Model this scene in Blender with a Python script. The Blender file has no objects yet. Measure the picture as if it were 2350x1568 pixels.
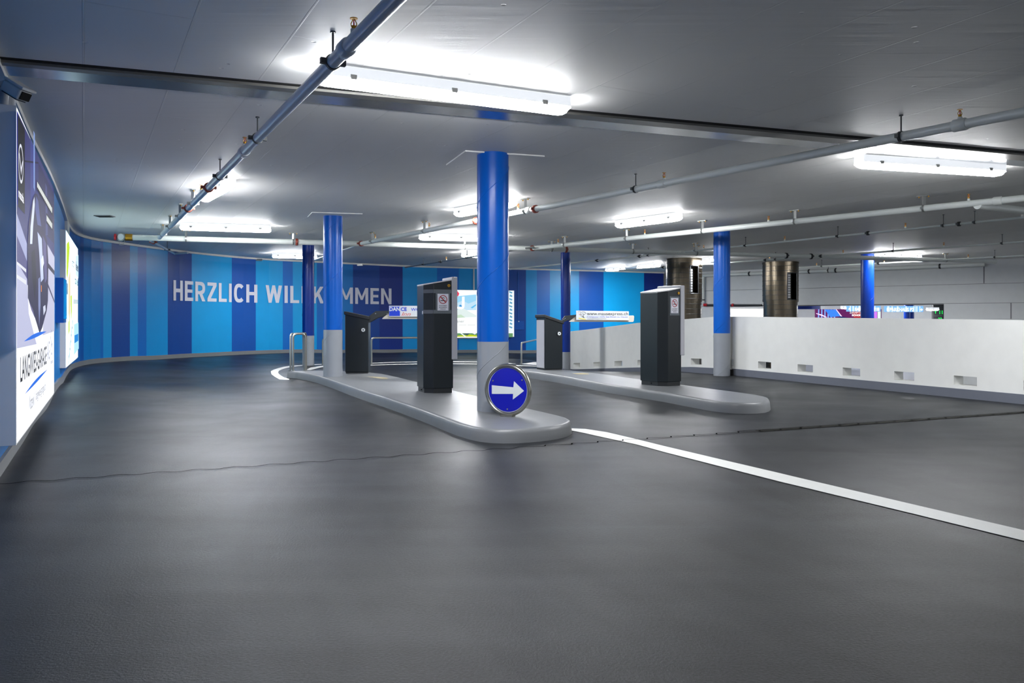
import bpy, math, random
from mathutils import Vector, Matrix
random.seed(7)
S = bpy.context.scene
COL = S.collection
# ------------------------------------------------------------------ camera, world, exposure
FPX, CX, HY, EYE = 1850.0, 1175.0, 732.0, 1.0
cd = bpy.data.cameras.new('camera'); cam = bpy.data.objects.new('camera', cd); COL.objects.link(cam)
cam.location = (0, 0, EYE); cam.rotation_euler = (math.pi/2, 0, 0)
cd.sensor_width = 36; cd.sensor_fit = 'HORIZONTAL'; cd.lens = 36*FPX/2350
cd.shift_y = (HY-784)/2350; cd.clip_start = .05; cd.clip_end = 200
S.camera = cam
w = bpy.data.worlds.new('world'); S.world = w; w.use_nodes = True
w.node_tree.nodes['Background'].inputs[0].default_value = (.56, .62, .7, 1)
w.node_tree.nodes['Background'].inputs[1].default_value = .8
S.view_settings.view_transform = 'Standard'; S.view_settings.look = 'None'
S.view_settings.gamma = 1; S.view_settings.use_curve_mapping = False
S.view_settings.exposure = 0.6
LAMP = 150.0          # radiance of the tube diffusers
S.cycles.max_bounces = 10; S.cycles.diffuse_bounces = 5; S.cycles.glossy_bounces = 4
S.cycles.use_denoising = True; S.cycles.sample_clamp_indirect = 6; S.cycles.use_light_tree = True
H = 2.6
# ------------------------------------------------------------------ geometry helpers
def at(x, y, z=0.0):
    Y = FPX*(EYE-z)/(y-HY)
    return Vector(((x-CX)/FPX*Y, Y, z))
def atp(x, p, z=0.0):
    return Vector(((x-CX)/p, FPX/p, z))
def onplane(x, y, P, n):
    d = Vector(((x-CX)/FPX, 1, (HY-y)/FPX)); o = Vector((0, 0, EYE))
    return o + d*((P-o).dot(n)/d.dot(n))
def px_on(P, Q, x):
    k = (x-CX)/FPX; d = Q-P
    return (k*P.y-P.x)/(d.x-k*d.y)
def s2l(c):
    return tuple((v/255/12.92 if v/255 <= .04045 else ((v/255+.055)/1.055)**2.4) for v in c)
class MB:
    def __init__(s): s.v=[]; s.f=[]; s.m=[]; s.cur=0; s.sm=[]
    def add(s, vs, fs, smooth=False):
        b=len(s.v); s.v+= [Vector(v) for v in vs]
        for f in fs: s.f.append([b+i for i in f]); s.m.append(s.cur); s.sm.append(smooth)
        return s
    def hexa(s, p):   # 8 pts: bottom 4 ccw, top 4
        return s.add(p, [(3,2,1,0),(4,5,6,7),(0,1,5,4),(1,2,6,5),(2,3,7,6),(3,0,4,7)])
    def box(s, c, sx, sy, sz, a=0, M=None):
        R = M if M else Matrix.Rotation(a,3,'Z'); c=Vector(c)
        return s.hexa([c+R@Vector((i*sx/2,j*sy/2,k*sz/2)) for k in (-1,1) for i,j in ((-1,-1),(1,-1),(1,1),(-1,1))])
    def prism(s, poly, z0, z1):
        n=len(poly); vs=[(p[0],p[1],z0) for p in poly]+[(p[0],p[1],z1) for p in poly]
        return s.add(vs, [tuple(range(n-1,-1,-1)), tuple(range(n,2*n))]+[(i,(i+1)%n,n+(i+1)%n,n+i) for i in range(n)])
    def loft(s, rings, cap=True, smooth=True, close=True):
        n=len(rings[0]); b=[]
        for r in rings: b+=list(r)
        fs=[]
        for k in range(len(rings)-1):
            for i in range(n if close else n-1):
                j=(i+1)%n; fs.append((k*n+i,k*n+j,(k+1)*n+j,(k+1)*n+i))
        s.add(b, fs, smooth)
        if cap:
            s.add(rings[0],[tuple(range(n-1,-1,-1))]); s.add(rings[-1],[tuple(range(n))])
        return s
    def tube(s, pts, r, seg=14, cap=True):
        pts=[Vector(p) for p in pts]; rings=[]; rr = r if isinstance(r,(list,tuple)) else [r]*len(pts)
        t0=(pts[1]-pts[0]).normalized(); up=Vector((0,0,1)) if abs(t0.z)<.9 else Vector((1,0,0))
        a=t0.cross(up).normalized()
        for i,p in enumerate(pts):
            t=((pts[min(i+1,len(pts)-1)]-pts[max(i-1,0)]).normalized())
            a=(a-t*a.dot(t)).normalized(); b=t.cross(a)
            rings.append([p+(a*math.cos(q)+b*math.sin(q))*rr[i] for q in [2*math.pi*k/seg for k in range(seg)]])
        return s.loft(rings, cap)
    def sphere(s, c, r, n=10):
        c=Vector(c); rings=[]
        for k in range(1,n):
            th=math.pi*k/n; rings.append([c+Vector((math.sin(th)*math.cos(q)*r,math.sin(th)*math.sin(q)*r,-math.cos(th)*r)) for q in [2*math.pi*i/14 for i in range(14)]])
        return s.loft(rings, True)
    def build(s, name, mats, parent=None, bevel=0, flat_mat=None):
        if not isinstance(mats,(list,tuple)): mats=[mats]
        o=Vector((0,0,0))
        if parent is not None:
            q=parent
            while q is not None: o=o+q.location; q=q.parent
        else:
            xs=[v.x for v in s.v]; ys=[v.y for v in s.v]; zs=[v.z for v in s.v]
            o=Vector(((min(xs)+max(xs))/2,(min(ys)+max(ys))/2,min(zs)))
        me=bpy.data.meshes.new(name); me.from_pydata([v-o for v in s.v],[],s.f)
        for m in mats: me.materials.append(m)
        for p,mi,sm in zip(me.polygons,s.m,s.sm): p.material_index=mi; p.use_smooth=sm
        me.update()
        ob=bpy.data.objects.new(name,me); COL.objects.link(ob)
        if parent is not None: ob.parent=parent
        else: ob.location=o
        if bevel:
            b=ob.modifiers.new('bevel','BEVEL'); b.width=bevel; b.segments=2; b.limit_method='ANGLE'; b.angle_limit=.6
        return ob
def tag(o,label=None,cat=None,group=None,kind=None):
    if label: o['label']=label
    if cat: o['category']=cat
    if group: o['group']=group
    if kind: o['kind']=kind
    return o
def thing(name,loc,label,cat,group=None):
    o=bpy.data.objects.new(name,None); COL.objects.link(o); o.location=loc; o.empty_display_size=.1
    return tag(o,label,cat,group)
def struct(mb,name,mat,label=None,bevel=0): return tag(mb.build(name,mat,None,bevel),label,None,None,'structure')
def textmesh(txt, P, u, v, w, h, off=0.0, bold=0.0, shear=0.0, spacing=1.0):
    """text as flat faces filling exactly w x h from corner P along u (right), v (up)"""
    c=bpy.data.curves.new('t','FONT'); c.body=txt; c.resolution_u=3; c.offset=bold; c.shear=shear; c.space_character=spacing
    o=bpy.data.objects.new('t',c); COL.objects.link(o)
    dg=bpy.context.evaluated_depsgraph_get(); me=bpy.data.meshes.new_from_object(o.evaluated_get(dg))
    vs=[x.co.copy() for x in me.vertices]; fs=[tuple(p.vertices) for p in me.polygons]
    bpy.data.objects.remove(o); bpy.data.curves.remove(c); bpy.data.meshes.remove(me)
    x0=min(q.x for q in vs); x1=max(q.x for q in vs); y0=min(q.y for q in vs); y1=max(q.y for q in vs)
    n=u.cross(v).normalized()
    return [P+u*((q.x-x0)/(x1-x0)*w)+v*((q.y-y0)/(y1-y0)*h)+n*off for q in vs], fs
# ------------------------------------------------------------------ materials
def mat(name, col, rough=.5, metal=0.0, emit=None, es=0.0, bump=None, noise=None, coat=0.0, alpha=None, spec=None):
    m=bpy.data.materials.new(name); m.use_nodes=True; nt=m.node_tree; b=nt.nodes['Principled BSDF']
    c=s2l(col)
    b.inputs['Base Color'].default_value=(*c,1); b.inputs['Roughness'].default_value=rough; b.inputs['Metallic'].default_value=metal
    if coat: b.inputs['Coat Weight'].default_value=coat; b.inputs['Coat Roughness'].default_value=.15
    if spec is not None: b.inputs['Specular IOR Level'].default_value=spec
    if emit: b.inputs['Emission Color'].default_value=(*s2l(emit),1); b.inputs['Emission Strength'].default_value=es
    if alpha is not None: b.inputs['Alpha'].default_value=alpha
    tc=nt.nodes.new('ShaderNodeNewGeometry')
    n=nt.nodes.new('ShaderNodeTexNoise'); n.inputs['Scale'].default_value=(noise or (6,.06))[0]; n.inputs['Detail'].default_value=5
    nt.links.new(tc.outputs['Position'],n.inputs['Vector'])
    if not emit:
        amt=(noise or (6,.06))[1]
        mx=nt.nodes.new('ShaderNodeMix'); mx.data_type='RGBA'
        mx.inputs[6].default_value=(*[x*(1-amt) for x in c],1); mx.inputs[7].default_value=(*[min(1,x*(1+amt)) for x in c],1)
        nt.links.new(n.outputs['Fac'],mx.inputs[0]); nt.links.new(mx.outputs[2],b.inputs['Base Color'])
    if bump:
        n2=nt.nodes.new('ShaderNodeTexNoise'); n2.inputs['Scale'].default_value=bump[0]; n2.inputs['Detail'].default_value=4
        nt.links.new(tc.outputs['Position'],n2.inputs['Vector'])
        bp=nt.nodes.new('ShaderNodeBump'); bp.inputs['Strength'].default_value=bump[1]; bp.inputs['Distance'].default_value=bump[2] if len(bump)>2 else .01
        nt.links.new(n2.outputs['Fac'],bp.inputs['Height']); nt.links.new(bp.outputs['Normal'],b.inputs['Normal'])
    return m
def N(nt,t,**k):
    n=nt.nodes.new(t)
    for a,b in k.items(): setattr(n,a,b)
    return n
def floor_mat():
    m=mat('dark_mastic_asphalt',(58,60,64),.4); nt=m.node_tree; b=nt.nodes['Principled BSDF']
    g=N(nt,'ShaderNodeNewGeometry')
    # fine grain
    n1=N(nt,'ShaderNodeTexNoise'); n1.inputs['Scale'].default_value=95; n1.inputs['Detail'].default_value=5; n1.inputs['Roughness'].default_value=.7
    n2=N(nt,'ShaderNodeTexNoise'); n2.inputs['Scale'].default_value=.9; n2.inputs['Detail'].default_value=6; n2.inputs['Distortion'].default_value=.3
    # trowel streaks / tyre sweeps
    mp=N(nt,'ShaderNodeMapping'); mp.inputs['Rotation'].default_value=(0,0,.35); mp.inputs['Scale'].default_value=(.5,3.2,1)
    n3=N(nt,'ShaderNodeTexNoise'); n3.inputs['Scale'].default_value=1.3; n3.inputs['Detail'].default_value=7; n3.inputs['Distortion'].default_value=.6
    for n in (n1,n2): nt.links.new(g.outputs['Position'],n.inputs['Vector'])
    nt.links.new(g.outputs['Position'],mp.inputs['Vector']); nt.links.new(mp.outputs['Vector'],n3.inputs['Vector'])
    # tyre swirls near the exit lane: rings about a turning centre
    sub=N(nt,'ShaderNodeVectorMath',operation='SUBTRACT'); sub.inputs[1].default_value=(7.5,6.0,0); nt.links.new(g.outputs['Position'],sub.inputs[0])
    ln=N(nt,'ShaderNodeVectorMath',operation='LENGTH'); nt.links.new(sub.outputs[0],ln.inputs[0])
    cmb=N(nt,'ShaderNodeCombineXYZ'); nt.links.new(ln.outputs['Value'],cmb.inputs[0])
    n4=N(nt,'ShaderNodeTexNoise'); n4.inputs['Scale'].default_value=5; n4.inputs['Detail'].default_value=6
    ad=N(nt,'ShaderNodeVectorMath',operation='ADD'); nt.links.new(cmb.outputs[0],ad.inputs[0])
    sc=N(nt,'ShaderNodeVectorMath',operation='SCALE'); sc.inputs['Scale'].default_value=.05; nt.links.new(sub.outputs[0],sc.inputs[0]); nt.links.new(sc.outputs[0],ad.inputs[1])
    nt.links.new(ad.outputs[0],n4.inputs['Vector'])
    r=N(nt,'ShaderNodeValToRGB'); r.color_ramp.elements[0].position=.40; r.color_ramp.elements[1].position=.62
    r.color_ramp.elements[0].color=(*s2l((7,8,10)),1); r.color_ramp.elements[1].color=(*s2l((50,52,55)),1)
    mx=N(nt,'ShaderNodeMix'); mx.data_type='FLOAT'; mx.inputs[0].default_value=.45
    nt.links.new(n3.outputs['Fac'],mx.inputs[2]); nt.links.new(n4.outputs['Fac'],mx.inputs[3])
    mx2=N(nt,'ShaderNodeMix'); mx2.data_type='FLOAT'; mx2.inputs[0].default_value=.55
    nt.links.new(mx.outputs[0],mx2.inputs[2]); nt.links.new(n1.outputs['Fac'],mx2.inputs[3])
    nt.links.new(mx2.outputs[0],r.inputs[0]); nt.links.new(r.outputs[0],b.inputs['Base Color'])
    mr=N(nt,'ShaderNodeMapRange'); mr.inputs[1].default_value=.3; mr.inputs[2].default_value=.7; mr.inputs[3].default_value=.32; mr.inputs[4].default_value=.43
    nt.links.new(n2.outputs['Fac'],mr.inputs[0]); nt.links.new(mr.outputs[0],b.inputs['Roughness'])
    bp=N(nt,'ShaderNodeBump'); bp.inputs['Strength'].default_value=.6; bp.inputs['Distance'].default_value=.004
    nt.links.new(n1.outputs['Fac'],bp.inputs['Height'])
    bp2=N(nt,'ShaderNodeBump'); bp2.inputs['Strength'].default_value=.0; bp2.inputs['Distance'].default_value=.01
    nt.links.new(n3.outputs['Fac'],bp2.inputs['Height']); nt.links.new(bp.outputs[0],bp2.inputs['Normal']); nt.links.new(bp2.outputs[0],b.inputs['Normal'])
    return m
def ceil_mat():
    m=mat('painted_board_marked_concrete',(230,229,226),.55,noise=(1.5,.04)); nt=m.node_tree; b=nt.nodes['Principled BSDF']
    g=N(nt,'ShaderNodeNewGeometry')
    mp=N(nt,'ShaderNodeMapping'); mp.inputs['Rotation'].default_value=(0,0,math.radians(-118))
    nt.links.new(g.outputs['Position'],mp.inputs['Vector'])
    br=N(nt,'ShaderNodeTexBrick'); br.inputs['Scale'].default_value=1; br.inputs['Mortar Size'].default_value=.006; br.inputs['Brick Width'].default_value=4.6; br.inputs['Row Height'].default_value=.52; br.inputs['Mortar Smooth'].default_value=.3
    nt.links.new(mp.outputs[0],br.inputs['Vector'])
    mp2=N(nt,'ShaderNodeMapping'); mp2.inputs['Rotation'].default_value=(0,0,math.radians(-118)); mp2.inputs['Scale'].default_value=(.35,5,1)
    nt.links.new(g.outputs['Position'],mp2.inputs['Vector'])
    n1=N(nt,'ShaderNodeTexNoise'); n1.inputs['Scale'].default_value=3; n1.inputs['Detail'].default_value=6; nt.links.new(mp2.outputs[0],n1.inputs['Vector'])
    vo=N(nt,'ShaderNodeTexVoronoi'); vo.inputs['Scale'].default_value=4.5; nt.links.new(g.outputs['Position'],vo.inputs['Vector'])
    pr=N(nt,'ShaderNodeMapRange'); pr.inputs[1].default_value=.03; pr.inputs[2].default_value=.075; nt.links.new(vo.outputs['Distance'],pr.inputs[0])
    b1=N(nt,'ShaderNodeBump'); b1.inputs['Strength'].default_value=1.0; b1.inputs['Distance'].default_value=.012; nt.links.new(br.outputs['Fac'],b1.inputs['Height'])
    b2=N(nt,'ShaderNodeBump'); b2.inputs['Strength'].default_value=.3; b2.inputs['Distance'].default_value=.008; nt.links.new(n1.outputs['Fac'],b2.inputs['Height']); nt.links.new(b1.outputs[0],b2.inputs['Normal'])
    b3=N(nt,'ShaderNodeBump'); b3.inputs['Strength'].default_value=.8; b3.inputs['Distance'].default_value=.008; nt.links.new(pr.outputs[0],b3.inputs['Height']); nt.links.new(b2.outputs[0],b3.inputs['Normal'])
    nt.links.new(b3.outputs[0],b.inputs['Normal'])
    return m
def block_bump(m):     # painted blockwork joints under the paint
    nt=m.node_tree; b=nt.nodes['Principled BSDF']; g=N(nt,'ShaderNodeNewGeometry')
    sp=N(nt,'ShaderNodeSeparateXYZ'); nt.links.new(g.outputs['Position'],sp.inputs[0])
    ad=N(nt,'ShaderNodeMath',operation='SUBTRACT'); nt.links.new(sp.outputs[0],ad.inputs[0]); nt.links.new(sp.outputs[1],ad.inputs[1])
    cb=N(nt,'ShaderNodeCombineXYZ'); nt.links.new(ad.outputs[0],cb.inputs[0]); nt.links.new(sp.outputs[2],cb.inputs[1])
    br=N(nt,'ShaderNodeTexBrick'); br.inputs['Scale'].default_value=1; br.inputs['Brick Width'].default_value=.6; br.inputs['Row Height'].default_value=.22; br.inputs['Mortar Size'].default_value=.006
    nt.links.new(cb.outputs[0],br.inputs['Vector'])
    b1=N(nt,'ShaderNodeBump'); b1.inputs['Strength'].default_value=.25; b1.inputs['Distance'].default_value=.004; nt.links.new(br.outputs['Fac'],b1.inputs['Height'])
    n=N(nt,'ShaderNodeTexNoise'); n.inputs['Scale'].default_value=35; nt.links.new(g.outputs['Position'],n.inputs['Vector'])
    b2=N(nt,'ShaderNodeBump'); b2.inputs['Strength'].default_value=.3; b2.inputs['Distance'].default_value=.003; nt.links.new(n.outputs['Fac'],b2.inputs['Height']); nt.links.new(b1.outputs[0],b2.inputs['Normal'])
    nt.links.new(b2.outputs[0],b.inputs['Normal']); return m
M={}
M['floor']=floor_mat(); M['floor'].node_tree.nodes['Principled BSDF'].inputs['Specular IOR Level'].default_value=.12; M['ceil']=ceil_mat()
BL={'D':(0,60,138),'d':(0,76,160),'m':(0,98,182),'M':(0,112,186),'c':(0,146,208),'C':(0,160,224),'l':(0,136,202),'N':(0,38,122)}
BM={k:block_bump(mat('blue_wall_paint_'+{'D':'dark','d':'deep','m':'mid','M':'medium','c':'cyan','C':'bright_cyan','l':'light','N':'navy'}[k],v,.36,noise=(3,.05),spec=.35)) for k,v in BL.items()}
M['white_wall']=mat('white_wall_paint',(206,208,208),.6,bump=(30,.15,.003))
M['parapet']=mat('white_parapet_paint',(216,216,212),.5,bump=(14,.12,.004))
M['grey_base']=mat('grey_base_paint',(96,100,110),.45,bump=(30,.2,.004))
M['wallbase']=mat('grey_skirting_paint',(112,114,116),.5)
M['trim']=mat('white_trim_plastic',(200,200,198),.45)
M['colblue']=mat('gloss_blue_column_paint',(0,84,178),.3,coat=.06,spec=.25,bump=(9,.08,.006))
M['colblue2']=mat('deep_blue_column_paint',(0,44,132),.3,coat=.08,spec=.25,bump=(9,.08,.006))
M['colgrey']=mat('gloss_grey_column_paint',(138,142,148),.3,coat=.25,bump=(9,.08,.006))
M['kerb']=mat('grey_island_paint',(106,108,110),.4,noise=(3,.08),bump=(7,.25,.01))
M['steel']=mat('brushed_stainless_steel',(176,174,166),.28,1.0)
M['galv']=mat('galvanised_steel',(160,162,160),.38,.9)
M['darksteel']=mat('dark_steel',(70,72,74),.45,.8)
M['strip']=mat('mirror_stainless_sheet',(186,188,190),.22,1.0,noise=(2,.12))
M['alu']=mat('aluminium_profile',(130,128,124),.4,.8)
M['gap']=mat('black_joint_gap',(14,14,15),.9)
M['pipe']=mat('light_grey_pipe_paint',(214,218,214),.32,bump=(20,.05,.003))
M['pipeA']=mat('silver_grey_pipe_paint',(190,196,204),.28,.1)
M['red']=mat('red_oxide_coupling',(134,58,44),.5)
M['redp']=mat('red_plastic',(190,24,36),.4)
M['brass']=mat('brass',(190,140,50),.3,.9)
M['lampbody']=mat('pale_grey_plastic',(200,202,204),.4); M['lamphousing']=mat('translucent_lamp_housing',(214,216,218),.4,emit=(236,240,246),es=.55)
M['lampclip']=mat('lamp_clip_steel',(170,170,168),.35,.8)
def lampmat(name,k=1.0): return mat(name,(255,255,255),.5,emit=(250,252,255),es=LAMP*k)
M['lampside']=lampmat('lit_diffuser_flank',.17); M['lamp']=lampmat('lit_tube_diffuser'); M['lampfar']=lampmat('lit_tube_diffuser_far',1.5)
M['machine']=mat('dark_teal_grey_metal',(16,24,29),.36,.15,noise=(40,.06)); M['machtop']=mat('machine_lid_highlight',(206,204,206),.3)  # pale lid colour paints in the highlight on the sloping machine top
M['machplate']=mat('silver_grey_panel',(172,172,178),.4)
M['plinth']=mat('black_plinth_metal',(24,27,30),.45)
M['tape']=mat('glossy_clear_tape_band',(72,78,84),.12,coat=.5)
M['paper']=mat('white_paper',(214,214,224),.5); M['ink']=mat('black_ink',(22,22,26),.6); M['redink']=mat('red_ink',(158,22,34),.5)
M['greyink']=mat('grey_ink',(110,110,114),.6); M['blueink']=mat('royal_blue_ink',(0,52,190),.5); M['violet']=mat('violet_ink',(120,124,190),.5); M['orangered']=mat('orange_red_ink',(214,84,74),.5)
M['yellow']=mat('yellow_ink',(226,206,20),.5); M['pink']=mat('pink_ink',(214,168,172),.5)
M['boom']=mat('cream_white_boom',(196,190,178),.4); M['bracket']=mat('black_bracket_casting',(48,52,54),.4,.3)
M['signblue']=mat('sign_blue_film',(0,10,158),.3); M['signwhite']=mat('sign_white_film',(206,210,212),.35)
M['rim']=mat('worn_steel_rim',(160,158,148),.3,.95,noise=(14,.25))
M['paint']=mat('white_road_paint',(214,214,210),.55,noise=(9,.06),bump=(60,.3,.003)); M['crack']=mat('dark_joint_sealant',(8,8,8),.9,spec=0.0)
M['seam']=mat('grey_joint_strip',(52,52,50),.9,spec=0.0,noise=(12,.3))
M['lightbox']=mat('grey_light_box_case',(214,214,214),.6)
M['rust']=mat('rusty_stain',(150,140,112),.6,noise=(20,.2))
M['letter']=mat('pale_grey_wall_lettering',(206,206,216),.5)
def duct_mat():
    m=mat('spiral_duct_steel',(92,84,72),.3,1.0,noise=(5,.25),bump=(3,.35,.03)); return m
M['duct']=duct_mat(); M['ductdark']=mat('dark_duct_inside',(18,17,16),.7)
M['louvre']=mat('grey_grille_bars',(150,152,154),.5)
_em={}
def em(c,s=1.0):
    k=(c,s)
    if k not in _em: _em[k]=mat('backlit_print_%02x%02x%02x'%c,tuple(int(v*.25) for v in c),.6,emit=c,es=s*.66,spec=.15)
    return _em[k]
# ------------------------------------------------------------------ floor height field
HC=[]
def hc(x,p,z): HC.append((*atp(x,p)[:2],z))
for x,p,z in ((-60,365,0),(38,302,.01),(80,245,.05),(126,182,.12),(153,142,.085),(191,124,.10),(245,115,.12),(300,110.5,.12),(386,101,.09),(531,90,.08),(662,85,.08),(800,80,.03),(923,77,.0),(1080,74,-.05),(1240,71.6,-.09),
    (1588,120,-.035),(1463,105,-.18),(1400,99,-.28),(1361,95,-.35),(1316,87,-.45),(1275,82,-.5),(1640,126,0),(1680,129,0)): hc(x,p,z)
for X,Y in ((-1,3),(2,3),(5,3),(-2,5),(0,6),(3,6),(6,6),(-2.5,8),(-3.4,10),(-4.4,12),(0,9),(-1,10),(-2,11.5),(-2.9,13),(1.2,9.5),(3,9),(4.5,10),(1,12),(2.1,11),(.4,14),(3.3,12.5),(1.6,13),(-4,15),(-3,16.5),(-4.4,17.4),(-1,15),(-.8,18),(-2.5,19),(0,17.5),(-4.5,20),(2,14.5),(-6,17),(0.2,20.5),(-1,-3),(5,-3),(9,0)): HC.append((X,Y,0.0))
def fz(X,Y):
    a=b=0
    for x,y,z in HC:
        d=((X-x)**2+(Y-y)**2)+.7; wt=1/d**2.2; a+=wt*z; b+=wt
    return a/b
def fl(x,y):      # floor point under a pixel, following the height field
    z=0
    for _ in range(6):
        P=at(x,y,z); z=fz(P.x,P.y)
    return at(x,y,z)
# ------------------------------------------------------------------ wall paths
def cr(pts,n=6):
    out=[]
    for i in range(len(pts)-1):
        p0=pts[max(i-1,0)]; p1=pts[i]; p2=pts[i+1]; p3=pts[min(i+2,len(pts)-1)]
        for k in range(n):
            t=k/n; out.append(.5*((2*p1)+(-p0+p2)*t+(2*p0-5*p1+4*p2-p3)*t*t+(-p0+3*p1-3*p2+p3)*t**3))
    out.append(pts[-1]); return out
WL=[Vector(p) for p in ((-1.6,-5),(-1.6,1.0),(-2.1,2.75),(-3.07,4.72),(-3.71,6.0),(-4.27,7.13),(-5.2,9.05),(-6.33,11.3),(-7.28,13.15),(-7.86,14.35),(-8.2,15.3),(-8.28,16.1),(-8.16,16.9),(-7.9,18.2),(-7.62,19.3),(-7.1,20.55),(-6.6,21.3),(-5.9,21.95),(-3.28,24.05),(-1.3,25.0),(.9,25.8),(3,26.65),(5.2,27.65))]
WPL=WL[:4]+cr(WL[3:],7)[1:]
ARC=[0]
for a,b in zip(WPL,WPL[1:]): ARC.append(ARC[-1]+(b-a).length)
def wpt(s,off=0.0):
    s=max(0,min(ARC[-1]-1e-6,s)); i=max(k for k in range(len(ARC)-1) if ARC[k]<=s)
    d=WPL[i+1]-WPL[i]; t=(s-ARC[i])/(ARC[i+1]-ARC[i]); n=Vector((d.y,-d.x)).normalized()
    return WPL[i]+d*t+n*off
def warc(x):      # arclength where the pixel column meets the wall (last crossing with Y>3)
    k=(x-CX)/FPX; best=None
    for i in range(len(WPL)-1):
        P,Q=WPL[i],WPL[i+1]
        if P.y<3: continue
        d=Q-P; den=d.x-k*d.y
        if abs(den)<1e-9: continue
        t=(k*P.y-P.x)/den
        if 0<=t<=1: best=ARC[i]+t*(ARC[i+1]-ARC[i]) if best is None else best
    return best
def strip_wall(mb,s0,s1,z0,z1,off0,off1,step=.35,floor=False):
    n=max(1,int((s1-s0)/step)); ss=[s0+(s1-s0)*i/n for i in range(n+1)]
    def zz(p,z): return z+(fz(p.x,p.y) if floor else 0)
    for a,b in zip(ss,ss[1:]):
        A0,A1,B0,B1=wpt(a,off0),wpt(a,off1),wpt(b,off0),wpt(b,off1)
        mb.hexa([(A0.x,A0.y,zz(A0,z0)),(A1.x,A1.y,zz(A0,z0)),(B1.x,B1.y,zz(B0,z0)),(B0.x,B0.y,zz(B0,z0)),
                 (A0.x,A0.y,zz(A0,z1)),(A1.x,A1.y,zz(A0,z1)),(B1.x,B1.y,zz(B0,z1)),(B0.x,B0.y,zz(B0,z1))])
# floor --------------------------------------------------------------
def parx(Y):      # right-hand limit of the upper floor (middle of the parapet)
    pts=[(-6,12.8),(9.44,6.08),(14.3,4.0),(15.4,3.53),(17.6,2.83),(19.5,2.1),(21.26,1.71),(22.6,1.35),(27,2.3),(30,2.5)]
    for (a,xa),(b,xb) in zip(pts,pts[1:]):
        if a<=Y<=b: return xa+(xb-xa)*(Y-a)/(b-a)
    return pts[-1][1]
mb=MB(); rows=[]; Y=-5.2
while Y<27.2:
    xr=parx(Y); n=64; rows.append([(-9.5+(xr+9.5)*i/n,Y) for i in range(n+1)]); Y+=.4
vs=[(x,y,fz(x,y)) for r in rows for x,y in r]; n=65
mb.add(vs,[(r*n+i,r*n+i+1,(r+1)*n+i+1,(r+1)*n+i) for r in range(len(rows)-1) for i in range(n-1)],True)
struct(mb,'floor',M['floor'],'dark grey mastic asphalt garage floor with tyre sweeps')
mb=MB(); mb.box((9,14,-1.15),22,52,.1); struct(mb,'floor_lower',M['seam'],'grey lower ramp floor beyond the white parapet')
# ceiling
mb=MB(); mb.prism([(-10,-5.2),(16.5,-5.2),(16.5,18),(16.5,19.6),(13.6,21.4),(5.3,28.6),(-10,28.6)],H,H+.25)
struct(mb,'ceiling',M['ceil'],'light grey painted concrete ceiling with board marks')
# slightly lowered slabs round the two front columns
for nm,pts in (('trim_1',((1024,377),(1068,345),(1250,357),(1215,379))),('trim_2',((706,497),(716,486.5),(832,490),(826,501)))):
    P=[at(x,y,H) for x,y in pts]; mb=MB(); mb.prism([(p.x,p.y) for p in P],H-.012,H+.01); struct(mb,nm,M['ceil'],'thin raised ceiling panel edge around the blue column head')
# blue wall
ST=[(None,'M'),(140,'m'),(184,'d'),(192,'M'),(231,'m'),(237,'l'),(256,'D'),(298,'l'),(316,'m'),(336,'l'),(385,'D'),(440,'c'),(532,'d'),(587,'c'),(649,'m'),(672,'c'),(727,'m'),(744,'l'),(780,'M'),(810,'D'),(871,'N'),(924,'l'),(971,'l'),(1003,'m'),(1053,'l'),(1110,'d'),(1150,'D'),(1207,'l'),(1232,'m'),(1262,'c'),(1290,'c'),(1329,'d'),(1385,'C'),(1478,'N')]
keys=list(BM); mb=MB(); S_edges=[0]+[warc(x) for x,_ in ST[1:]]+[ARC[-1]]
for i,(x,k) in enumerate(ST):
    mb.cur=keys.index(k); strip_wall(mb,S_edges[i],S_edges[i+1],-1.1,H,-.2,0)
wall=struct(mb,'wall_left',[BM[k] for k in keys],'long curved wall painted in vertical blue stripes')
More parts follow.
